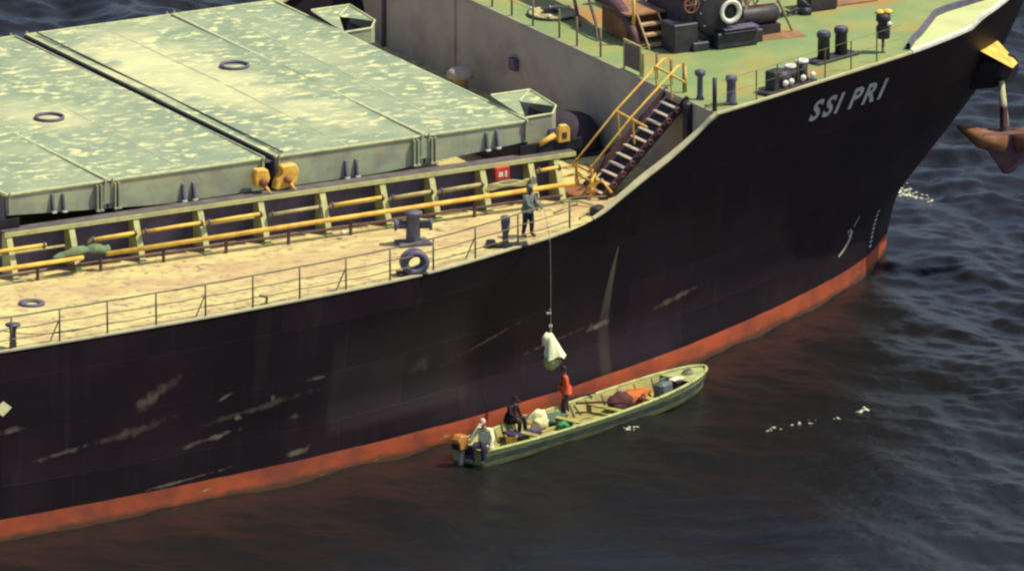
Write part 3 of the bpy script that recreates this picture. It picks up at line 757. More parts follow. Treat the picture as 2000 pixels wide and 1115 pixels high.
def lip_hatch():
    p = part('round_deck_hatch', ship); c = Vector((-11.75, 1.0, ZF))
    MB().lathe([(0, .0), (.80, 0), (.80, .10), (.72, .12), (.70, .06), (0, .06)], c, 'Z', 28).build('hatch_rim', M_palepipe, p)
    MB().lathe([(.80, .02), (.86, .02), (.86, .08), (.80, .08)], c, 'Z', 28, close=True).build('hatch_seal', M_dark, p)
    MB().box(c+Vector((.0, .1, .16)), (.5, .3, .14), rz=-.3).build('hatch_handle_box', M_dark, p)
    MB().box(c+Vector((.2, .05, .25)), (.5, .12, .06), rz=-.3).build('hatch_bar', M_white, p)
    for a in (.3, 2.2, 4.1): MB().box(c+Vector((.74*math.cos(a), .74*math.sin(a), .14)), (.12, .12, .08)).build('hatch_dog', M_white, p)
lip_hatch()

def winch():
    p = part('mooring_winch', ship); z = ZF
    MB().prism([(-10.15, -.0), (-7.85, 0), (-7.95, 1.1), (-8.25, 1.95), (-8.7, 2.25), (-9.5, 2.3), (-10.0, 1.9), (-10.1, .9)], -5.15, -2.4,
               mtx=Matrix(((1, 0, 0, 0), (0, 0, 1, 0), (0, 1, 0, z), (0, 0, 0, 1)))).build('gear_case', M_dark, p, bevel=.05)
    gc = MB().lathe([(0, -.10), (.55, -.10), (.86, -.04), (.92, .06), (.92, .22), (0, .22)], (-8.95, -5.22, z+1.22), 'Y', 28).build('gear_cover', M_dark, p)
    for k in range(10):
        a = 2*math.pi*k/10; MB().lathe([(0, -.03), (.045, -.03), (.045, .03), (0, .03)], (-8.95+.74*math.cos(a), -5.30, z+1.22+.74*math.sin(a)), 'Y', 8).build('cover_bolt', M_grey, gc)
    for q, (hx, hz) in enumerate(((-10.0, 1.55), (-7.75, 1.5))):
        hw = MB().lathe([(.24, -.025), (.24, .025), (.29, .025), (.29, -.025)], (hx, -5.25, z+hz), 'Y', 18, close=True).build('brake_handwheel', M_rust, p)
        for k in range(3):
            a = math.pi*k/3; MB().tube([(hx-.26*math.cos(a), -5.25, z+hz-.26*math.sin(a)), (hx+.26*math.cos(a), -5.25, z+hz+.26*math.sin(a))], .018, 5).build('wheel_spoke', M_rust, hw)
    for k in range(16):
        c_ = Vector((-7.6+.25*k, -3.1+.03*k, z+.09)); mb = MB(); n_ = 12
        pts_ = [c_+(Vector((.15*math.cos(a), .085*math.sin(a), 0)) if k % 2 else Vector((.15*math.cos(a), 0, .085*math.sin(a)))) for a in np.linspace(0, 2*math.pi, n_)]
        mb.tube(pts_, .03, 6).build('chain_link', M_plum, p)
    MB().box((-8.45, -5.35, z+.28), (1.5, .55, .52)).build('base_block', M_dark, p, bevel=.03)
    for zz in (.56, .66): MB().box((-8.35, -5.48, z+zz), (1.3, .5, .03)).build('base_ledge', M_grey, p)
    MB().box((-7.6, -5.1, z+.22), (.5, .5, .44)).build('base_block', M_dark, p, bevel=.03)
    MB().box((-10.25, -4.9, z+.48), (.9, .9, .95)).build('control_cabinet', M_dark, p, bevel=.03)
    MB().box((-9.75, -5.3, z+.15), (.6, .35, .3)).build('base_block', M_dark, p, bevel=.03)
    d = MB().lathe([(.20, 0), (.20, -.32), (.37, -.42), (.41, -.50), (.37, -.54), (.27, -.52), (.24, -.40), (0, -.40)], (-8.72, -5.12, z+1.25), 'Y', 28).build('warping_head', M_white, p)
    MB().lathe([(0, -.405), (.25, -.41), (.25, -.46), (.0, -.46)], (-8.72, -5.12, z+1.25), 'Y', 24).build('head_recess', M_black, d)
    for x, s in ((-9.6, 1), (-8.05, -1)):
        for r in (.34, .22):
            pts = [(x+s*(-.05)+(-s)*r*.5*math.cos(a), -5.17, z+1.42+r*math.sin(a)) for a in np.linspace(-1.3, 1.3, 9)]
            MB().tube(pts, .03, 6).build('brake_band', M_white, p)
    MB().lathe([(0, 0), (.55, 0), (.55, .08), (.32, .12), (.32, 1.7), (.55, 1.74), (.55, 1.82), (0, 1.82)], (-8.9, -2.4, z+1.1), 'Y', 24).build('rope_drum', M_dark, p)
    MB().lathe([(0, 0), (.62, 0), (.62, .1), (.36, .14), (.36, 1.6), (.62, 1.64), (.62, 1.72), (0, 1.72)], (-9.0, -.4, z+1.1), 'Y', 24).build('rope_drum', M_rust, p)
    # motor to the right with rails over it
    MB().lathe([(0, 0), (.30, .02), (.33, .1), (.33, 1.5), (.26, 1.62), (0, 1.62)], (-7.9, -4.3, z+.62), 'X', 20).build('drive_motor', M_dark, p)
    MB().box((-7.1, -4.3, z+.16), (1.6, .7, .32)).build('motor_bed', M_dark, p)
    for zz, yy in ((1.02, -4.35), (1.16, -4.1)): MB().tube([(-7.9, yy, z+zz), (-6.2, yy, z+zz-.05)], .035, 6).build('motor_rail', M_pinkstep, p)
    MB().tube([(-6.3, -4.3, z+1.2), (-5.9, -4.7, z+.05)], .04, 6).build('brake_lever', M_rail, p)
    # rusty service platform with steps and a yellow post
    MB().box((-10.75, -2.6, z+.98), (1.45, 2.1, .06)).build('platform_top', M_rustplate, p)
    MB().box((-10.75, -2.5, z+.48), (1.2, 1.7, .92)).build('platform_box', M_rust, p)
    for k, zz in enumerate((.12, .40, .68)):
        MB().box((-10.75, -4.35+.27*k, z+zz), (.72, .26, .07)).build('platform_step', M_pinkstep, p)
    for x in (-11.14, -10.36): MB().tube([(x, -4.5, z), (x, -3.65, z+.98)], .035, 6).build('step_stringer', M_pinkstep, p)
    MB().tube([(-11.3, -3.7, z+.3), (-11.3, -3.7, z+1.95)], .055, 8).build('handrail_post', M_yellow, p)
    # rust-brown chain guide arching down to the deck
    pts = [(-10.6, 3.2, z+1.35), (-10.7, 1.6, z+1.25), (-10.9, -.2, z+1.15), (-11.15, -1.9, z+1.1), (-11.3, -3.0, z+.95), (-11.35, -3.75, z+.5), (-11.35, -4.1, z)]
    MB().tube(pts, [.5, .48, .40, .30, .20, .14, .12], 12).build('chain_guide', M_plum, p)
    MB().tube([(-11.5, -1.0, z+1.0), (-11.9, -2.2, z+.5), (-12.1, -2.7, z)], .05, 6).build('guide_strut', M_plum, p)
    MB().tube([(-11.2, .8, z+1.2), (-11.6, -.3, z+.6), (-11.7, -.8, z)], .06, 6).build('guide_strut', M_plum, p)
    # chain stopper further forward
    MB().box((-3.65, -2.4, z+.42), (1.1, .9, .84)).build('chain_stopper', M_dark, p, bevel=.06)
    MB().tube([(-5.3, -3.3, z+.95), (-4.6, -3.0, z+.55), (-4.25, -2.9, z+.25)], .06, 8).build('stopper_bar', M_grey, p)
    MB().lathe([(0, 0), (.2, 0), (.2, .2), (0, .25)], (-4.4, -2.95, z), 'Z', 12).build('stopper_foot', M_dark, p)
    MB().box((-2.3, -2.0, z+.03), (1.7, 1.2, .06)).build('rusty_doubler_plate', M_rustplate, p)
    MB().box((-6.6, -4.9, z+.006), (1.8, .9, .012), rz=-.15).build('rusty_doubler_plate', M_rustplate, p)
winch()

def twin_bollard(name, c, rz, r, h, gap, m_post, m_cap, base):
    p = part(name, ship)
    MB().box(Vector(c)+Vector((0, 0, .05)), base, rz=rz).build('base_plate', M_dark, p, bevel=.02)
    for s in (-1, 1):
        q = Vector(c)+Vector((math.cos(rz)*gap*s, math.sin(rz)*gap*s, .1))
        b = MB().lathe([(0, 0), (r, 0), (r*.96, h*.82), (r*1.12, h*.86), (r*1.12, h), (0, h+.01)], q, 'Z', 18).build('bollard_post', m_post, p)
        MB().lathe([(0, 0), (r*1.05, 0), (r*.9, .05), (0, .06)], q+Vector((0, 0, h+.012)), 'Z', 18).build('post_cap', m_cap, b)
twin_bollard('twin_bollard', (-6.45, -8.35, ZF), R(18), .21, .85, .42, M_dark, M_grey, (2.0, .62, .1))
def roller_fairlead():
    p = part('roller_fairlead', ship)
    dr = (edge(-8.4, ZF, .5)-edge(-10.4, ZF, .5)).normalized(); rz = math.atan2(dr.y, dr.x)
    def at(t, o=0): return edge(-9.6, ZF, .42)+dr*t+Vector((-dr.y, dr.x, 0))*o
    MB().box(at(0)+Vector((0, 0, .06)), (2.5, .55, .12), rz=rz).build('bed_plate', M_dark, p, bevel=.02)
    MB().box(at(-.75)+Vector((0, 0, .42)), (.30, .42, .66), rz=rz).build('end_cheek', M_dark, p, bevel=.04)
    MB().lathe([(0, 0), (.36, 0), (.36, .5), (0, .52)], at(-.2, .12)+Vector((0, 0, .12)), 'Z', 20).build('roller', M_dark, p)
    for t, o, h, r in ((.25, .05, .52, .20), (.78, .0, .60, .22)):
        q = at(t, o)+Vector((0, 0, .12))
        b = MB().lathe([(0, 0), (r, 0), (r*.85, h*.5), (r, h), (0, h)], q, 'Z', 18).build('roller', M_dark, p)
        MB().lathe([(r*.35, h+.005), (r*.5, h+.09), (r*.98, h+.09), (r*1.05, h+.005)], q, 'Z', 18, close=True).build('roller_cap', M_white, b)
    for t in (-.42, -.12, .5, 1.0):
        MB().lathe([(0, -.03), (.11, -.03), (.11, .0), (0, .01)], at(t, -.28)+Vector((0, 0, .30)), 'Y', 12).build('worn_pin', M_white, p)
roller_fairlead()
def lamp_vent():
    p = part('forecastle_ventilator', ship); c = Vector((-4.6, -8.45, ZF))
    MB().lathe([(0, 0), (.10, 0), (.05, .06), (.05, .5), (0, .5)], c, 'Z', 10).build('stem_pipe', M_rail, p)
    MB().lathe([(0, .48), (.22, .50), (.24, .85), (.16, 1.0), (.25, 1.1), (.23, 1.32), (0, 1.34)], c, 'Z', 16).build('vent_body', M_dark, p)
    for dx, dy in ((-.12, .03), (.14, -.05)): MB().lathe([(0, 0), (.17, 0), (.16, .06), (.08, .11), (0, .12)], c+Vector((dx, dy, 1.345)), 'Z', 14).build('vent_cap', M_yellow, p)
    MB().lathe([(0, -.05), (.09, -.05), (.09, .0), (0, .0)], c+Vector((.1, -.22, 1.0)), 'Y', 10).build('vent_dial', M_white, p)
lamp_vent()
# low breakwater curving across the bow deck and the paler deck before it
BW = [(-3.7, -8.55), (-3.05, -7.75), (-2.4, -7.1), (-1.4, -5.95), (-.8, -5.25), (-.2, -4.9), (1.7, -4.15), (3.2, -2.6), (3.7, 0)]
def breakwater():
    pts = [Vector((x, y, ZF)) for x, y in BW]; pts += [Vector((x, -y, ZF)) for x, y in BW[-2::-1]]
    mb = MB(); vs, fs = [], []
    for i, p in enumerate(pts):
        t = (pts[min(i+1, len(pts)-1)]-pts[max(i-1, 0)]).normalized(); n = Vector((-t.y, t.x, 0))*.06
        for o, zz in ((-n, 0), (-n, .22), (n, .22), (n, 0)): vs.append(p+o+Vector((0, 0, zz)))
    for i in range(len(pts)-1):
        for k in range(3): fs.append((4*i+k, 4*i+k+1, 4*i+4+k+1, 4*i+4+k))
    b = mb.faces(vs, fs).build('breakwater', M_grey, ship)
    mb = MB(); vs, fs = [], []; inner = pts
    outer = []
    for p in pts:
        x = min(p.x+1.6, 5.2) if abs(p.y) < 6 else p.x+.9
        outer.append(None)
    S = np.linspace(-3.68, 5.2, 30); side = -1
    for side in (-1, 1):
        b0 = len(vs)
        def y_in(s):
            for (x0, y0), (x1, y1) in zip(BW, BW[1:]):
                if x0 <= s <= x1: return y0+(y1-y0)*(s-x0)/(x1-x0)
            return 0.0
        for s in S: vs += [(s, side*abs(y_in(s)), ZF+.006), (s, side*max(half_breadth(s, ZF)-.1, abs(y_in(s))), ZF+.006)]
        for i in range(len(S)-1): fs.append((b0+2*i, b0+2*i+1, b0+2*i+3, b0+2*i+2))
    mb.faces(vs, fs).build('bow_deck', M_bowdeck, ship)
breakwater()

# ------------------------------------------------------------------ anchor in its bolster at the bow
def anchor():
    p = part('anchor_bolster', ship)
    # pod growing out of the flare: hull side points and an outer rim
    tip = Vector((2.45, -4.55, 6.9))
    mb = MB(); n = 14; vs, fs = [], []
    rings = [(0.0, .95), (.35, .9), (.75, .75), (1.0, .55)]
    root = Vector((1.1, -3.4, 7.0)); ax = (tip-root)
    for t, r in rings:
        c = root+ax*t
        for k in range(n):
            a = 2*math.pi*k/n
            vs.append(c+Vector((r*math.cos(a)*.8, r*math.cos(a)*.25, r*math.sin(a)*(1.0 if math.sin(a) < 0 else .75))))
    for i in range(len(rings)-1):
        for k in range(n): fs.append((i*n+k, i*n+(k+1) % n, (i+1)*n+(k+1) % n, (i+1)*n+k))
    fs.append(tuple(range((len(rings)-1)*n, len(rings)*n)))
    mb.faces(vs, fs).build('bolster_body', M_black, p, bevel=.0)
    MB().faces([(.55, -5.35, 8.05), (1.95, -3.75, 8.2), (2.75, -4.6, 7.02), (2.2, -5.2, 7.05)], [(0, 1, 2, 3)]).build('sunlit_bolster_top', M_yellow, p)  # sunlight on the bolster's upper face put in as yellow colour
    a = part('anchor', ship)
    q = Vector((2.25, -4.9, 4.45))
    MB().tube([(2.1, -4.65, 6.5), (2.1, -4.8, 5.6), (2.12, -4.9, 4.8)], [.10, .13, .16], 10).build('shank', M_rim, a)
    MB().box((2.02, -4.95, 5.35), (.2, .24, .8)).build('shank_cheek', M_plum, a, bevel=.04)
    d = Vector((.877, -.30, 0)).normalized()
    for s_ in (-1, 1):
        # palm of the fluke: a thick blade that sweeps out and up to a point
        o0 = q+d*s_*.15; o1 = q+d*s_*.95+Vector((0, 0, .18)); o2 = q+d*s_*1.75+Vector((0, 0, .62))
        MB().tube([o0, o1, o2], [.46, .34, .05], 12).build('fluke', M_rust, a)
    mb = MB(); mb.prism([(-1.0, .42), (1.0, .42), (1.05, .12), (.5, -.45), (.15, -.98), (-.2, -1.05), (-.55, -.5), (-1.0, .1)], -.30, .30,
                        mtx=Matrix.Translation(q) @ Matrix.Rotation(math.atan2(d.y, d.x), 4, 'Z') @ Matrix.Rotation(R(90), 4, 'X'))
    mb.build('crown', M_plum, a, bevel=.08)
anchor()

# ------------------------------------------------------------------ markings on the hull
def surf(S, z, off=.012):
    h = .05; T = half_breadth(S, z)
    n = Vector((-(half_breadth(S+h, z)-half_breadth(S-h, z))/(2*h), -1.0, -(half_breadth(S, z+h)-half_breadth(S, z-h))/(2*h)))
    n = Vector((n.x, n.y, n.z)).normalized()
    return Vector((S, -T, z))+Vector((-n.x if False else n.x, n.y, n.z))*off
def lettering(txt, S0, z0, size, dzdx, gap, parent):
    S = S0
    for ch in txt:
        if ch == ' ': S += size*.32; continue
        cu = bpy.data.curves.new('letter', 'FONT'); cu.body = ch; cu.size = size; cu.offset = size*.03; cu.resolution_u = 3
        ob = bpy.data.objects.new('letter_tmp', cu); COL.objects.link(ob)
        bpy.context.view_layer.update()
        me = bpy.data.meshes.new_from_object(ob.evaluated_get(bpy.context.evaluated_depsgraph_get()))
        bpy.data.objects.remove(ob)
        xs = [v.co.x for v in me.vertices]; x0, x1 = min(xs), max(xs)
        bm = bmesh.new(); bm.from_mesh(me)
        bmesh.ops.subdivide_edges(bm, edges=[e for e in bm.edges if e.calc_length() > .2], cuts=2, use_grid_fill=False)
        for v in bm.verts:
            s = S+(v.co.x-x0)*.95+v.co.y*.16; z = z0+(s-S0)*dzdx+v.co.y
            v.co = surf(s, z)
        bm.to_mesh(me); bm.free(); me.materials.clear(); me.materials.append(M_letter)
        link('name_letter', me, parent)
        S += (x1-x0)*.95+gap
name = part('ship_name', ship)
lettering('SSI PRI', -8.3, 7.72, 1.06, .0, .17, name)

def stroke(pts, w, parent, nm, m=M_letter):
    mb = MB(); vs, fs = [], []
    for i, (s, z) in enumerate(pts):
        a = pts[max(i-1, 0)]; b = pts[min(i+1, len(pts)-1)]
        tx, tz = b[0]-a[0], b[1]-a[1]; l = math.hypot(tx, tz) or 1
        ww = w[i] if isinstance(w, (list, tuple)) else w
        nx, nz = -tz/l*ww/2, tx/l*ww/2
        vs += [surf(s+nx, z+nz), surf(s-nx, z-nz)]
    for i in range(len(pts)-1): fs.append((2*i, 2*i+1, 2*i+3, 2*i+2))
    return mb.faces(vs, fs).build(nm, m, parent)
bulbm = part('bulbous_bow_mark', ship)
stroke([(-4.25, 1.38), (-4.0, 1.5), (-3.75, 1.68), (-3.6, 1.9), (-3.55, 2.1)], [.05, .09, .1, .09, .05], bulbm, 'mark_stroke')
stroke([(-3.85, 2.12), (-3.68, 2.2), (-3.6, 2.08), (-3.72, 1.98), (-3.62, 1.86)], .05, bulbm, 'mark_stroke')
stroke([(-3.52, 2.25), (-3.38, 2.62)], .05, bulbm, 'mark_stroke')
draft = part('draught_marks', ship)
for k in range(9):
    t = k/8; s, z = -1.98+.12*t, 1.0+1.25*t
    stroke([(s-.09, z), (s+.09, z)], .075, draft, 'mark_dash')
stroke([(-41.95, 4.35), (-41.6, 4.35), (-41.3, 4.35)], [.02, .5, .02], ship, 'pale_hull_mark', mat('pale_mark_paint', (0.85, 0.80, 0.42), (0.75, 0.70, 0.35), scale=5))

# ------------------------------------------------------------------ loose things on the ship
def tarp():
    mb = MB(); n, k = 26, 12; vs, fs = [], []
    for i in range(n):
        t = i/(n-1); x = -36.15+2.0*t
        w = (.10+.20*min(1, t/.35)) if t < .55 else .30
        w -= .14*math.exp(-((t-.62)/.05)**2)          # pinched where it passes the stay
        drop = .20*max(0, .5-t)+.10*math.exp(-((t-.95)/.12)**2)
        for j in range(k):
            a = -.35+math.pi*1.25*j/(k-1)
            vs.append((x+.06*mnoise.noise(Vector((t*5, j*.7, 1))), -10.22-w*.55*math.cos(a)-.04*mnoise.noise(Vector((x*4, a*2, 0))),
                       6.92-drop+w*.62*math.sin(a)+.05*mnoise.noise(Vector((x*3.3, j*.5, 4)))))
    for i in range(n-1):
        for j in range(k-1): fs.append((i*k+j, (i+1)*k+j, (i+1)*k+j+1, i*k+j+1))
    mb.faces(vs, fs)
    for f in mb.bm.faces: f.smooth = True
    o = mb.build('tarpaulin', M_tarp)
    sm = o.modifiers.new('thick', 'SOLIDIFY'); sm.thickness = .02
    tag(o, 'crumpled green tarpaulin slung over the yellow deck pipe', 'tarpaulin')
tarp()

# ------------------------------------------------------------------ people
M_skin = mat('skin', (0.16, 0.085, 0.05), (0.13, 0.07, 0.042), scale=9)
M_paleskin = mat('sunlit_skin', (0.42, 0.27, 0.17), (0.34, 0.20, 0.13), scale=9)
M_hair = mat('dark_hair', (0.012, 0.010, 0.010), (0.02, 0.015, 0.012), scale=12)
M_eye = mat('eye_dark', (0.01, 0.01, 0.01), (0.015, 0.012, 0.01), scale=12)
def cloth(n, c): return mat(n, c, tuple(x*.7 for x in c), scale=5, rough=.85, bump=.5, bscale=9)
M_orange = cloth('orange_cloth', (0.74, 0.12, 0.045)); M_navy = cloth('navy_cloth', (0.024, 0.024, 0.065)); M_cream = cloth('cream_cloth', (0.88, 0.86, 0.50))
M_olive = cloth('olive_cloth', (0.17, 0.20, 0.18)); M_blackc = cloth('black_cloth', (0.016, 0.012, 0.018)); M_brown = cloth('brown_cloth', (0.07, 0.035, 0.045))
M_shoe = cloth('shoe_leather', (0.05, 0.03, 0.03)); M_shoered = cloth('red_shoe', (0.22, 0.06, 0.05)); M_greyc = cloth('grey_cloth', (0.33, 0.33, 0.30)); M_capw = cloth('pale_cap', (0.62, 0.50, 0.40))

def person(label, J, loc, rz, mats, hair='hair', sleeves=True, z_off=0.0):
    """J: joints in metres, the figure faces +x. mats: skin, shirt, trousers, shoes, hair."""
    root = tag(bpy.data.objects.new('person', None), label, 'person'); COL.objects.link(root)
    root.location = loc; root.rotation_euler = (0, 0, rz)
    rad = dict(pelvis=(.15, .125), waist=(.145, .11), chest=(.175, .125), neck0=(.075, .07), neck=(.055, .055), head0=(.06, .06),
               shL=(.075, .075), elL=(.05, .05), wrL=(.036, .036), haL=(.045, .028), shR=(.075, .075), elR=(.05, .05), wrR=(.036, .036), haR=(.045, .028),
               hipL=(.105, .105), knL=(.075, .075), anL=(.05, .05), toL=(.045, .035), hipR=(.105, .105), knR=(.075, .075), anR=(.05, .05), toR=(.045, .035))
    names = [n for n in rad if n in J or n == 'head0']
    P = {n: Vector(J[n]) for n in J}
    P['head0'] = P['neck'].lerp(P['head'], .5)
    E = [('pelvis', 'waist'), ('waist', 'chest'), ('chest', 'neck0'), ('neck0', 'neck'), ('neck', 'head0')]
    for s in 'LR':
        E += [('chest', 'sh'+s), ('sh'+s, 'el'+s), ('el'+s, 'wr'+s), ('wr'+s, 'ha'+s), ('pelvis', 'hip'+s), ('hip'+s, 'kn'+s), ('kn'+s, 'an'+s), ('an'+s, 'to'+s)]
    idx = {n: i for i, n in enumerate(names)}
    me = bpy.data.meshes.new('body'); me.from_pydata([P[n] for n in names], [(idx[a], idx[b]) for a, b in E], [])
    ob = bpy.data.objects.new('body_tmp', me); COL.objects.link(ob)
    sk = ob.modifiers.new('skin', 'SKIN'); sk.use_smooth_shade = True
    for i, n in enumerate(names):
        sv = me.skin_vertices[0].data[i]; sv.radius = tuple(q*(1.0 if n[:2] in ('ne', 'he', 'ha') else 1.22) for q in rad[n]); sv.use_root = (n == 'pelvis')
    sb = ob.modifiers.new('sub', 'SUBSURF'); sb.levels = 2; sb.render_levels = 2
    bpy.context.view_layer.update()
    bme = bpy.data.meshes.new_from_object(ob.evaluated_get(bpy.context.evaluated_depsgraph_get()))
    bpy.data.objects.remove(ob)
    bm = bmesh.new(); bm.from_mesh(bme)
    kind = {}
    for a, b in E:
        k = 1
        if b in ('neck', 'head0'): k = 0
        elif b[:2] in ('wr',) and not sleeves: k = 0
        elif b[:2] == 'ha': k = 0
        elif b[:2] in ('hi', 'kn', 'an'): k = 2
        elif b[:2] == 'to': k = 3
        elif (a, b) == ('pelvis', 'waist'): k = 4
        kind[(a, b)] = k
    for f in bm.faces:
        c = f.calc_center_median(); best = None
        for (a, b), k in kind.items():
            A, B = P[a], P[b]; t = max(0, min(1, (c-A).dot(B-A)/max((B-A).length_squared, 1e-6)))
            d = (A+(B-A)*t-c).length
            if best is None or d < best[0]: best = (d, k, t)
        k = best[1]
        if k == 4: k = 2 if best[2] < .25 else 1
        f.material_index = k; f.smooth = True
    # head with nose, ears, brow; hands with five fingers
    mb = MB(); mb.bm.free(); mb.bm = bm
    H = P['head']; up = (P['head']-P['neck']).normalized(); fw = Vector(J.get('look', (1, 0, 0))).normalized(); fw = (fw-up*fw.dot(up)).normalized(); lf = up.cross(fw)
    def hp(f_, l_, u_): return H+fw*f_+lf*l_+up*u_
    uv = bmesh.new(); bmesh.ops.create_uvsphere(uv, u_segments=16, v_segments=12, radius=1)
    vs = []
    for v in uv.verts:
        x, y, z = v.co
        w = 1-.22*max(0, -z)                       # narrower jaw
        vs.append(hp(x*.100*w+(.012 if z < 0 and x > 0 else 0), y*.078*w, z*.125))
    k0 = len(bm.faces); mb.faces(vs, [[v.index for v in f.verts] for f in uv.faces], 0); uv.free()
    bm.faces.ensure_lookup_table()
    for f in bm.faces[k0:]: f.smooth = True
    mb.faces([hp(.095, 0, .02), hp(.092, .016, -.03), hp(.092, -.016, -.03), hp(.125, 0, -.026)], [(0, 1, 3), (0, 3, 2), (1, 2, 3)], 0)
    mb.faces([hp(.098, .022, -.062), hp(.098, -.022, -.062), hp(.094, -.02, -.074), hp(.094, .02, -.074)], [(0, 1, 2, 3)], 5)
    for s in (-1, 1):
        mb.blob(hp(-.005, s*.08, -.005), (.02, .01, .03), seed=s, sub=1, mi=0)
        mb.blob(hp(.088, s*.032, .012), (.012, .014, .009), seed=s, sub=1, mi=5)
    for s in 'LR':
        w, h = P['wr'+s], P['ha'+s]; d = (h-w).normalized(); side = d.cross(Vector((0, 0, 1)))
        side = side.normalized() if side.length > .1 else Vector((0, 1, 0)); nrm = side.cross(d)
        for k, ln in enumerate((.065, .078, .074, .058)):
            b0 = h+side*(.027-.018*k)+d*.01
            mb.tube([b0, b0+d*ln*.55+nrm*-.006, b0+d*ln*.85-nrm*.03, b0+d*ln*.9-nrm*.05], [.0095, .009, .008, .006], 6)
        b0 = w.lerp(h, .45)+side*.03
        mb.tube([b0, b0+side*.03+d*.02, b0+side*.03+d*.055-nrm*.012], [.011, .010, .007], 6)
    bmesh.ops.recalc_face_normals(bm, faces=bm.faces)
    bme.materials.clear(); bm.to_mesh(bme); bm.free()
    for m in (mats['skin'], mats['shirt'], mats['trousers'], mats['shoes'], mats['shirt'], M_eye): bme.materials.append(m)
    body = link('body', bme, root)
    # hair, cap or hood as a child
    mb = MB(); uv = bmesh.new(); bmesh.ops.create_uvsphere(uv, u_segments=18, v_segments=12, radius=1); vs = []; keep = []
    for v in uv.verts:
        x, y, z = v.co; k = 1.10+.04*mnoise.noise(v.co*4)
        if hair == 'hood': k = 1.28
        vs.append(hp(x*.102*k-.006, y*.082*k, z*.128*k+.004))
    cut = {'hair': lambda c: c.z > .12+.55*max(0, c.x), 'cap': lambda c: c.z > .25, 'hood': lambda c: c.x < .45 or c.z > .5}[hair]
    fs = [[v.index for v in f.verts] for f in uv.faces if cut(f.calc_center_median())]
    uv.free(); mb.faces(vs, fs)
    if hair == 'cap':
        mb.faces([hp(.09, .07, .05), hp(.09, -.07, .05), hp(.19, -.05, .035), hp(.19, .05, .035)], [(0, 1, 2, 3)])
    for f in mb.bm.faces: f.smooth = True
    mb.build({'hair': 'hair', 'cap': 'cap', 'hood': 'hood'}[hair], mats['hair'], root)
    # loose hem over the trousers
    if J.get('hem', True):
        mb = MB(); pv, wa = P['pelvis'], P['waist']; ax = (wa-pv).normalized(); n = 18; vs, fs = [], []
        for h, rx, ry in ((-.10, .195, .235), (.05, .185, .225), (.18, .178, .21)):
            for k in range(n):
                a = 2*math.pi*k/n; q = pv+ax*h+Vector((rx*math.cos(a), ry*math.sin(a), 0))*(1+.06*math.sin(5*a+h*20)); vs.append(q)
        for i in range(2):
            for k in range(n): fs.append((i*n+k, i*n+(k+1) % n, (i+1)*n+(k+1) % n, (i+1)*n+k))
        mb.faces(vs, fs)
        for f in mb.bm.faces: f.smooth = True
        mb.build('shirt_hem', mats['shirt'], root)
    return root

def standing(armL, armR, lean=0.0, spread=.11, step=.05, look=(1, 0, 0)):
    J = dict(pelvis=(0, 0, .93), waist=(.01+lean*.2, 0, 1.08), chest=(.02+lean*.6, 0, 1.30), neck0=(.01+lean*.9, 0, 1.42), neck=(.015+lean, 0, 1.48), head=(.03+lean*1.15, 0, 1.60),
             shL=(.01+lean*.8, .19, 1.38), shR=(.01+lean*.8, -.19, 1.38), hipL=(0, .095, .88), hipR=(0, -.095, .88),
             knL=(.03+step, spread, .49), knR=(.03-step, -spread, .49), anL=(step*1.6-.02, spread+.01, .08), anR=(-step*1.6-.02, -spread-.01, .08),
             toL=(step*1.6+.15, spread+.03, .035), toR=(-step*1.6+.15, -spread-.03, .035), look=look)
    for s, a in (('L', armL), ('R', armR)): J['el'+s], J['wr'+s], J['ha'+s] = a
    return J

# lookout at the ship's rail lowering the rope
lean_arms = (((.20, .21, 1.12), (.43, .10, 1.06), (.50, .06, 1.05)), ((.18, -.22, 1.12), (.42, -.10, 1.00), (.49, -.06, .98)))
person('person in olive hooded top and navy trousers standing at the ship rail with a rope', standing(*lean_arms, lean=.06),
       (-20.48, -13.22, ZD+.002), R(-68), dict(skin=M_skin, shirt=M_olive, trousers=M_navy, shoes=M_shoered, hair=M_olive), hair='hood')

# ------------------------------------------------------------------ the skiff
SK = Vector((-19.08, -14.55, 0.0)); SKR = math.atan2(4.1, 10.7)
skiff = thing('skiff', 'long pale green open skiff with dark side strake lying beside the ship', 'boat', SK, SKR)
M_skiff = mat('skiff_paint', (0.46, 0.46, 0.16), (0.37, 0.38, 0.14), (0.24, 0.21, 0.11), scale=2.4, scale3=3.0, lo3=.55, hi3=.72, rough=.6)
M_skiffin = mat('skiff_inner_paint', (0.37, 0.34, 0.11), (0.29, 0.26, 0.09), (0.20, 0.15, 0.08), scale=2, scale3=1.2, rough=.7)
M_strake = mat('dark_strake_paint', (0.05, 0.065, 0.06), (0.09, 0.11, 0.085), scale=2.2, rough=.5)
M_gunwale = mat('gunwale_paint', (0.38, 0.43, 0.17), (0.29, 0.33, 0.14), (0.20, 0.18, 0.10), scale=3, scale3=2.5, lo3=.55, hi3=.7)
LS = 11.6
hwf = pchip([0, .08, .25, .5, .7, .82, .92, .97, .99, 1], [.76, .82, .93, 1.0, .96, .85, .63, .38, .20, .012])
shf = pchip([0, .2, .5, .75, .9, 1], [.55, .50, .50, .56, .64, .72])
def sk_x(t): return -LS/2+LS*t
def section(t):
    w, h = hwf(t), shf(t); rise = max(0, t-.75)/.25
    kz = -.22+.22*rise**2.2
    out = []
    for f, zz in ((0, kz), (.55, kz+.06), (.80, kz+.18), (.90, kz+.18+(h-kz-.18)*.35), (.965, kz+.18+(h-kz-.18)*.72), (1.0, h)):
        out.append((w*f*(1-.25*rise*(1-f)), zz))
    return out
TS = np.concatenate([np.linspace(0, .96, 38), np.array([.975, .985, .992, .997, 1.0])])
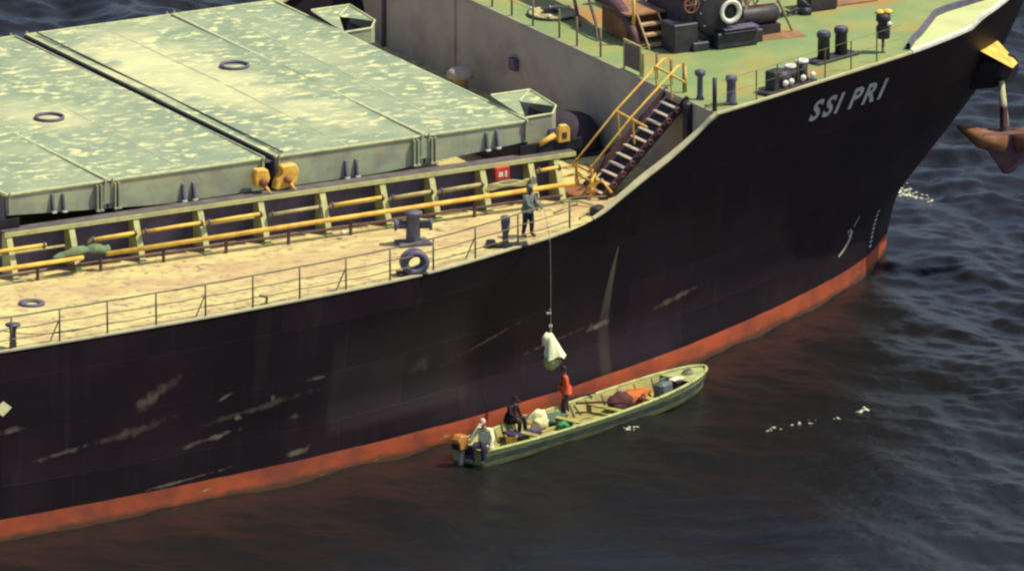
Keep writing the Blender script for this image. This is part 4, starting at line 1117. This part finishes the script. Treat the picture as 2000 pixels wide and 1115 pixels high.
def skiff_rows(r0, r1, off=0.0, name='hull', m=M_skiff, tr=False):
    mb = MB()
    for s in (-1, 1):
        vs, fs = [], []; n = r1-r0+1
        for t in TS:
            sec = section(t)
            fwd = .35*max(0, t-.9)/.1
            for y, z in sec[r0:r1+1]: vs.append((sk_x(t)+fwd*(z/.72)*.5, s*(y+off), z))
        for i in range(len(TS)-1):
            for j in range(n-1): fs.append((i*n+j, (i+1)*n+j, (i+1)*n+j+1, i*n+j+1))
        mb.faces(vs, fs)
    for f in mb.bm.faces: f.smooth = True
    bmesh.ops.remove_doubles(mb.bm, verts=mb.bm.verts, dist=.001)
    return mb.build(name, m, skiff)
skiff_rows(0, 3, 0, 'hull', M_skiff); skiff_rows(3, 4, .012, 'side_strake', M_strake); skiff_rows(4, 5, 0, 'top_strake', M_skiff)
sec = section(0)
tv = [(sk_x(0), y, z) for y, z in sec]+[(sk_x(0), -y, z) for y, z in sec[::-1]]
MB().faces(tv, [tuple(range(len(tv)))]).build('transom', M_skiff, skiff)
for s in (-1, 1):
    for h, r, nm, m in ((0, .055, 'gunwale', M_gunwale),):
        MB().tube([(sk_x(t)+.35*max(0, t-.9)/.1*.5*shf(t)/.72, s*hwf(t), shf(t)+.02) for t in TS], r, 8).build(nm, m, skiff)
    # inner lining
    mb = MB(); vs, fs = [], []
    for t in TS[:-6]:
        w = hwf(t); vs += [(sk_x(t), s*max(w-.05, .01), shf(t)), (sk_x(t), s*max(w*.78-.03, .01), .10+.5*max(0, t-.8))]
    for i in range(len(TS)-7): fs.append((2*i, 2*i+1, 2*i+3, 2*i+2))
    mb.faces(vs, fs).build('inner_lining', M_skiffin, skiff)
    for t in np.linspace(.06, .86, 13):
        w = hwf(t); MB().tube([(sk_x(t), s*(w-.07), shf(t)-.02), (sk_x(t), s*(w*.78-.06), .12+.5*max(0, t-.8))], .03, 5).build('rib', M_skiffin, skiff)
for k in range(7):                                           # floor boards, laid lengthwise
    y = (k-3)*.23; mb = MB(); vs, fs = [], []
    for t in np.linspace(.02, .86, 16):
        w = hwf(t)*.80; z = .10+.5*max(0, t-.8)
        a, b_ = max(-w, min(w, y-.108)), max(-w, min(w, y+.108)); vs += [(sk_x(t), a, z+.012*(k % 2)), (sk_x(t), b_, z+.012*(k % 2))]
    for i in range(15): fs.append((2*i, 2*i+2, 2*i+3, 2*i+1))
    mb.faces(vs, fs); bmesh.ops.remove_doubles(mb.bm, verts=mb.bm.verts, dist=1e-4)
    mb.build('floor_board', M_skiffin, skiff)
for t in (.07, .26, .44, .60, .74):
    w = hwf(t)-.06; MB().box((sk_x(t), 0, shf(t)-.16), (.24, 2*w, .05)).build('thwart', M_skiffin, skiff, bevel=.01)
mb = MB(); vs, fs = [], []                                    # small foredeck
for t in np.linspace(.89, .995, 8):
    w = hwf(t)-.02; x = sk_x(t)+.35*max(0, t-.9)/.1*.5*shf(t)/.72; vs += [(x, -w, shf(t)-.01), (x, w, shf(t)-.01)]
for i in range(7): fs.append((2*i, 2*i+2, 2*i+3, 2*i+1))
mb.faces(vs, fs).build('foredeck', M_gunwale, skiff)
# outboard motor hung on the transom
def outboard():
    p = part('outboard_motor', skiff); x = -LS/2-.34
    mb = MB(); mb.prism([(-.24, -.26), (.16, -.30), (.25, -.05), (.20, .19), (-.12, .23), (-.28, .05)], -.19, .19, mtx=Matrix.Translation((x-.08, .0, .86)) @ Matrix.Rotation(R(90), 4, 'X'))
    mb.build('cowling', mat('orange_cowling', (0.46, 0.21, 0.05), (0.36, 0.15, 0.04), scale=4, rough=.5), p, bevel=.05)
    MB().box((x-.30, 0, .76), (.10, .34, .26)).build('cowling_shaded_end', M_black, p, bevel=.03)  # black box stands for the cowling's side away from the sun
    MB().tube([(x-.02, 0, .6), (x-.05, 0, .1), (x-.10, 0, -.35)], [.11, .08, .07], 10).build('drive_leg', M_greyc, p)
    MB().box((x+.22, 0, .50), (.26, .34, .28)).build('clamp_bracket', M_black, p, bevel=.02)
    MB().tube([(x+.1, 0, .84), (x+.62, .06, .92)], .028, 8).build('tiller', M_black, p)
    MB().box((x+.2, -.02, .22), (.28, .5, .06)).build('cavitation_plate', M_greyc, p)
outboard()
def skl(x, y, z):                                            # skiff coordinates to world
    return SK+Matrix.Rotation(SKR, 3, 'Z') @ Vector((x, y, z))
def to_local(X, Y): 
    v = Matrix.Rotation(-SKR, 3, 'Z') @ (Vector((X, Y, 0))-SK); return v.x, v.y

# people in the skiff
hang = (((.0, .27, 1.12), (.10, .27, .90), (.13, .26, .81)), ((.06, -.27, 1.13), (.22, -.25, .93), (.27, -.24, .85)))
person('person in orange shirt and dark trousers standing amidships in the skiff', standing(*hang, lean=.03, look=(1, 0, .3)),
       (-19.35, -13.72, .122), R(160), dict(skin=M_skin, shirt=M_orange, trousers=M_brown, shoes=M_shoe, hair=M_hair), hair='hair')
sit = dict(pelvis=(0, 0, .10), waist=(.03, 0, .25), chest=(.08, 0, .46), neck0=(.11, 0, .58), neck=(.13, 0, .64), head=(.17, 0, .76), look=(1, .1, -.1),
           shL=(.07, .20, .54), elL=(.14, .31, .30), wrL=(.26, .30, .08), haL=(.32, .29, .03), shR=(.07, -.20, .54), elR=(.20, -.30, .32), wrR=(.42, -.26, .22), haR=(.50, -.25, .20),
           hipL=(.06, .10, .07), knL=(.44, .17, .12), anL=(.46, .19, -.30), toL=(.62, .20, -.35), hipR=(.06, -.10, .07), knR=(.46, -.15, .10), anR=(.44, -.17, -.32), toR=(.60, -.18, -.37))
c = skl(-2.75, .86, .62)
person('person in black clothes and black cap sitting on the far gunwale of the skiff', sit, (c.x, c.y, .60), SKR-R(80),
       dict(skin=M_skin, shirt=M_blackc, trousers=M_blackc, shoes=M_shoe, hair=M_blackc), hair='cap')
c = skl(-LS/2+.22, -.52, .56)
person('person in cream shirt and navy trousers sitting at the skiff stern by the motor', sit, (c.x, c.y, .62), SKR+R(190),
       dict(skin=M_paleskin, shirt=M_cream, trousers=M_navy, shoes=M_shoe, hair=M_capw), hair='cap').scale = (1.12, 1.12, 1.12)

# cargo lying in the skiff
def sack(name, label, cat, X, Y, z, s, m, seed, rz=0.0, rough=.16, flat=-.6):
    o = MB().blob((0, 0, -flat*s[2]), s, seed=seed, rough=rough, sub=3, flat=flat).build(name, m, None, (X, Y, z), rz)
    return tag(o, label, cat)
M_or2 = cloth('orange_tarpaulin', (0.50, 0.13, 0.03)); M_tan = cloth('tan_sacking', (0.42, 0.26, 0.09)); M_bwhite = cloth('bright_white_cloth', (0.80, 0.78, 0.40))
M_teal = cloth('teal_netting', (0.08, 0.13, 0.10)); M_green = cloth('bright_green_plastic', (0.05, 0.26, 0.10)); M_purp = cloth('mauve_cloth', (0.12, 0.08, 0.12))
M_nav2 = cloth('navy_sheet', (0.03, 0.025, 0.07)); M_can = cloth('slate_plastic', (0.13, 0.16, 0.17)); M_yel2 = cloth('yellow_plastic', (0.55, 0.40, 0.10)); M_brn2 = cloth('brown_tarpaulin', (0.085, 0.03, 0.035))
FZ = .125
sack('tarpaulin_heap', 'orange tarpaulin heap behind the brown bundle in the skiff', 'tarpaulin', -16.6, -13.2, FZ, (.85, .40, .27), M_or2, 3, SKR)
sack('brown_bundle', 'dark brown wrapped bundle amidships in the skiff bow half', 'bundle', -17.35, -13.75, FZ, (.50, .34, .36), M_brn2, 5, SKR, rough=.16)
sack('bundle', 'tan sack lying beside the black-clad person in the skiff', 'sack', -21.15, -14.15, FZ, (.36, .30, .28), M_tan, 8)
sack('cloth_bundle', 'bright white cloth bundle among the cargo in the skiff', 'cloth', -20.72, -14.35, FZ, (.36, .26, .34), M_bwhite, 9, rough=.24)
sack('net_heap', 'dark teal net heap at the feet of the orange-shirted person', 'net', -20.05, -13.95, FZ, (.62, .36, .22), M_teal, 12, SKR, rough=.22)
sack('green_bag', 'small bright green plastic bag on the skiff floor', 'bag', -19.95, -14.72, FZ, (.34, .20, .14), M_green, 14, SKR, rough=.3)
sack('mauve_bundle', 'mauve cloth roll in front of the white bundle in the skiff', 'bundle', -21.2, -14.95, FZ, (.34, .17, .17), M_purp, 15, SKR-.2)
def navy_sheet():
    mb = MB(); n = 9; vs, fs = [], []
    for i in range(n):
        for j in range(n):
            u, v = i/(n-1)-.5, j/(n-1)-.5
            vs.append((u*1.15+v*.2, v*.6, .22-.18*(u+.5)+.10*mnoise.noise(Vector((u*4, v*4, 2)))-.16*max(0, abs(v)-.3)))
    for i in range(n-1):
        for j in range(n-1): fs.append((i*n+j, (i+1)*n+j, (i+1)*n+j+1, i*n+j+1))
    mb.faces(vs, fs)
    for f in mb.bm.faces: f.smooth = True
    o = mb.build('folded_sheet', M_nav2, None, (-21.95, -15.3, FZ+.12), SKR-.1)
    so_ = o.modifiers.new('thick', 'SOLIDIFY'); so_.thickness = .05
    tag(o, 'dark navy sheet spread over the stern cargo of the skiff', 'sheet')
navy_sheet()
# jerrycan, bucket, box
def jerrycan(label, X, Y, rz, m, s=1.0):
    t = thing('jerrycan', label, 'jerrycan', (X, Y, FZ), rz)
    MB().box((0, 0, .24*s), (.50*s, .34*s, .48*s)).build('can_body', m, t, bevel=.07*s)
    MB().tube([(-.14*s, 0, .47*s), (-.10*s, 0, .56*s), (.08*s, 0, .56*s), (.12*s, 0, .47*s)], .025*s, 6).build('handle', m, t)
    MB().lathe([(0, 0), (.045*s, 0), (.045*s, .07*s), (0, .07*s)], (.18*s, 0, .47*s), 'Z', 10).build('screw_cap', M_black, t)
jerrycan('large slate blue fuel can near the skiff bow', -15.55, -13.35, SKR, M_can, 1.25)
jerrycan('small rust red can standing between brown bundle and slate can', -16.55, -13.75, SKR+.3, cloth('red_plastic', (0.20, 0.045, 0.03)), .72)
t = thing('storage_box', 'black box with white lid by the skiff foredeck', 'box', (-14.85, -13.05, .30), SKR)
MB().box((0, 0, .16), (.5, .36, .30)).build('box_body', M_black, t, bevel=.02)
MB().box((0, .06, .335), (.52, .26, .04)).build('box_lid', M_white, t, bevel=.01)
t = thing('bucket', 'yellow bucket beside the navy sheet in the skiff stern', 'bucket', (-22.45, -15.72, FZ), 0)
MB().lathe([(0, 0), (.15, 0), (.20, .30), (.21, .31), (.19, .31), (.14, .03), (0, .03)], (0, 0, 0), 'Z', 18).build('bucket_body', M_yel2, t)
MB().tube([(.2*math.cos(a), 0, .31+.14*math.sin(a)) for a in np.linspace(0, math.pi, 10)], .008, 5).build('bucket_handle', M_grey, t)
def pole(name, label, a, b_, r, m):
    o = MB().tube([Vector((0, 0, 0)), (Vector(b_)-Vector(a))*.5+Vector((0, 0, .03)), Vector(b_)-Vector(a)], r, 6).build(name, m, None, a); return tag(o, label, 'pole')
pole('boarding_pole', 'dark pole lying across the thwarts right of the orange-shirted person', (-18.9, -13.55, .5), (-17.5, -14.35, .52), .04, M_brn2)
pole('boathook', 'longer dark pole leaning from the far gunwale amidships', (-18.95, -13.05, .52), (-18.0, -13.25, .66), .04, M_brn2)
pole('paddle_shaft', 'short dark paddle shaft on the near floor boards', (-19.35, -14.35, .44), (-18.8, -14.75, .44), .035, M_brn2)

q = skl(5.15, 0.0, shf(.94)+.0)
mb = MB()
for k in range(4):
    mb.tube([(.19*math.cos(a)*(1-.1*k), .16*math.sin(a)*(1-.1*k), .022+.03*k+.008*math.sin(3*a+k)) for a in np.linspace(0, 6.28, 20)], .018, 6)
tag(mb.build('rope_coil', M_rope, None, (q.x, q.y, q.z), 0), 'small coil of rope lying on the skiff foredeck', 'rope')
pts = [skl(3.6-.35*k, -.35+.22*math.sin(k*1.3), FZ+.03) for k in range(9)]
tag(MB().tube([p-pts[0] for p in pts], .02, 6).build('loose_rope', M_rope, None, pts[0]), 'loose rope snaking over the floor boards in the skiff bow', 'rope')

# ------------------------------------------------------------------ sling load on its rope
def sling():
    c = Vector((-20.5, -14.8, 2.2))
    t = thing('cargo_sling', 'bright pale yellow cloth load hanging on a rope above the skiff', 'load', c)
    # draped cloth: gathered at the top, flaring in folds to the lower right
    mb = MB(); n, k = 26, 12; vs, fs = [], []
    for j in range(k):
        v = j/(k-1); z = 1.18-.80*v
        rr = .07+.27*v**.8
        for i in range(n):
            a = 2*math.pi*i/n; fold = 1+.20*math.sin(5*a+v*1.5)*v+.10*math.sin(9*a)*v
            vs.append((rr*fold*math.cos(a)+.16*v-.04, rr*fold*math.sin(a)*.8-.06*v, z+.06*math.sin(3*a)*v))
    for j in range(k-1):
        for i in range(n): fs.append((j*n+i, j*n+(i+1) % n, (j+1)*n+(i+1) % n, (j+1)*n+i))
    fs.append(tuple(range(n))); mb.faces(vs, fs)
    for f in mb.bm.faces: f.smooth = True
    mb.build('draped_cloth', mat('glaring_cloth', (0.95, 0.95, 0.62), (0.86, 0.86, 0.48), scale=6, rough=.8), t)
    mb = MB(); mb.tube([(-.07, 0, 1.16), (-.2, .03, 1.0), (-.24, .04, .78)], [.10, .11, .06], 10); mb.build('cloth_flap', cloth('pale_flap', (.80, .80, .5)), t)
    MB().blob((.02, 0, .24), (.26, .24, .30), seed=21, rough=.12, sub=3).build('sack', cloth('olive_sack', (0.42, 0.44, 0.16)), t)
    MB().tube([(.2, -.1, .42), (.28, -.12, .2), (.26, -.1, .12)], [.05, .05, .03], 8).build('loose_end', M_greyc, t)
    MB().tube([(0, 0, 1.16), (0, 0, 1.3), (.0, 0, 1.4)], .03, 6).build('lashing', M_rope, t)
    MB().lathe([(.03, 0), (.03, .04), (.06, .04), (.06, 0)], (0, 0, 1.40), 'Y', 10, close=True).build('hook_ring', M_white, t)
    r = MB().tube([(-20.3, -13.72, 7.22), (-20.35, -14.05, 7.30), (-20.5, -14.45, 7.2), (-20.5, -14.75, 6.4), (-20.5, -14.8, 5.0), (-20.5, -14.8, 3.64)], .010, 6).build('hoisting_rope', M_rope)
    tag(r, 'thin rope running from the person at the rail down to the hanging load', 'rope')
    k = MB().box((0, 0, 0), (.16, .08, .06)).tube([(.06, 0, 0), (.075, 0, .10), (.03, 0, .13)], .014, 6).build('rope_weight', M_greyc, None, (-20.58, -14.8, 4.05))
    tag(k, 'small grey weight clipped on the rope above the hanging load', 'weight')
sling()

# ------------------------------------------------------------------ foam on the water
def foam():
    m = mat('sea_foam', (0.62, 0.62, 0.45), (0.45, 0.45, 0.34), scale=8, rough=.8)
    mb = MB(); r = random.Random(5)
    def fleck(x, y, s):
        z = float(wave_field(np.array([x]), np.array([y]))[0])+.01
        mb.blob((x, y, z), (s*r.uniform(.7, 1.5), s*r.uniform(.7, 1.5), s*.35), seed=r.random()*50, rough=.4, sub=1)
    for _ in range(220):
        fleck(4.3+r.gauss(0, .30), 6.0+r.gauss(0, .9), r.uniform(.015, .07))
    for k in range(30):
        t = [.05, .12, .3, .36, .44, .62, .66, .9][k % 8]+r.gauss(0, .02); fleck(-14.3+4.1*t+r.gauss(0, .06), -17.9+.5*t+.25*math.sin(t*7)+r.gauss(0, .12), r.uniform(.015, .05))
    for _ in range(9): fleck(-10.3+r.gauss(0, .12), -17.4+r.gauss(0, .12), r.uniform(.04, .10))
    for _ in range(9): fleck(-18.05+r.gauss(0, .18), -15.6+r.gauss(0, .08), r.uniform(.02, .06))
    o = mb.build('foam', m); o['kind'] = 'stuff'; o['label'] = 'white foam flecks and bow splash on the dark water'; o['category'] = 'foam'
foam()
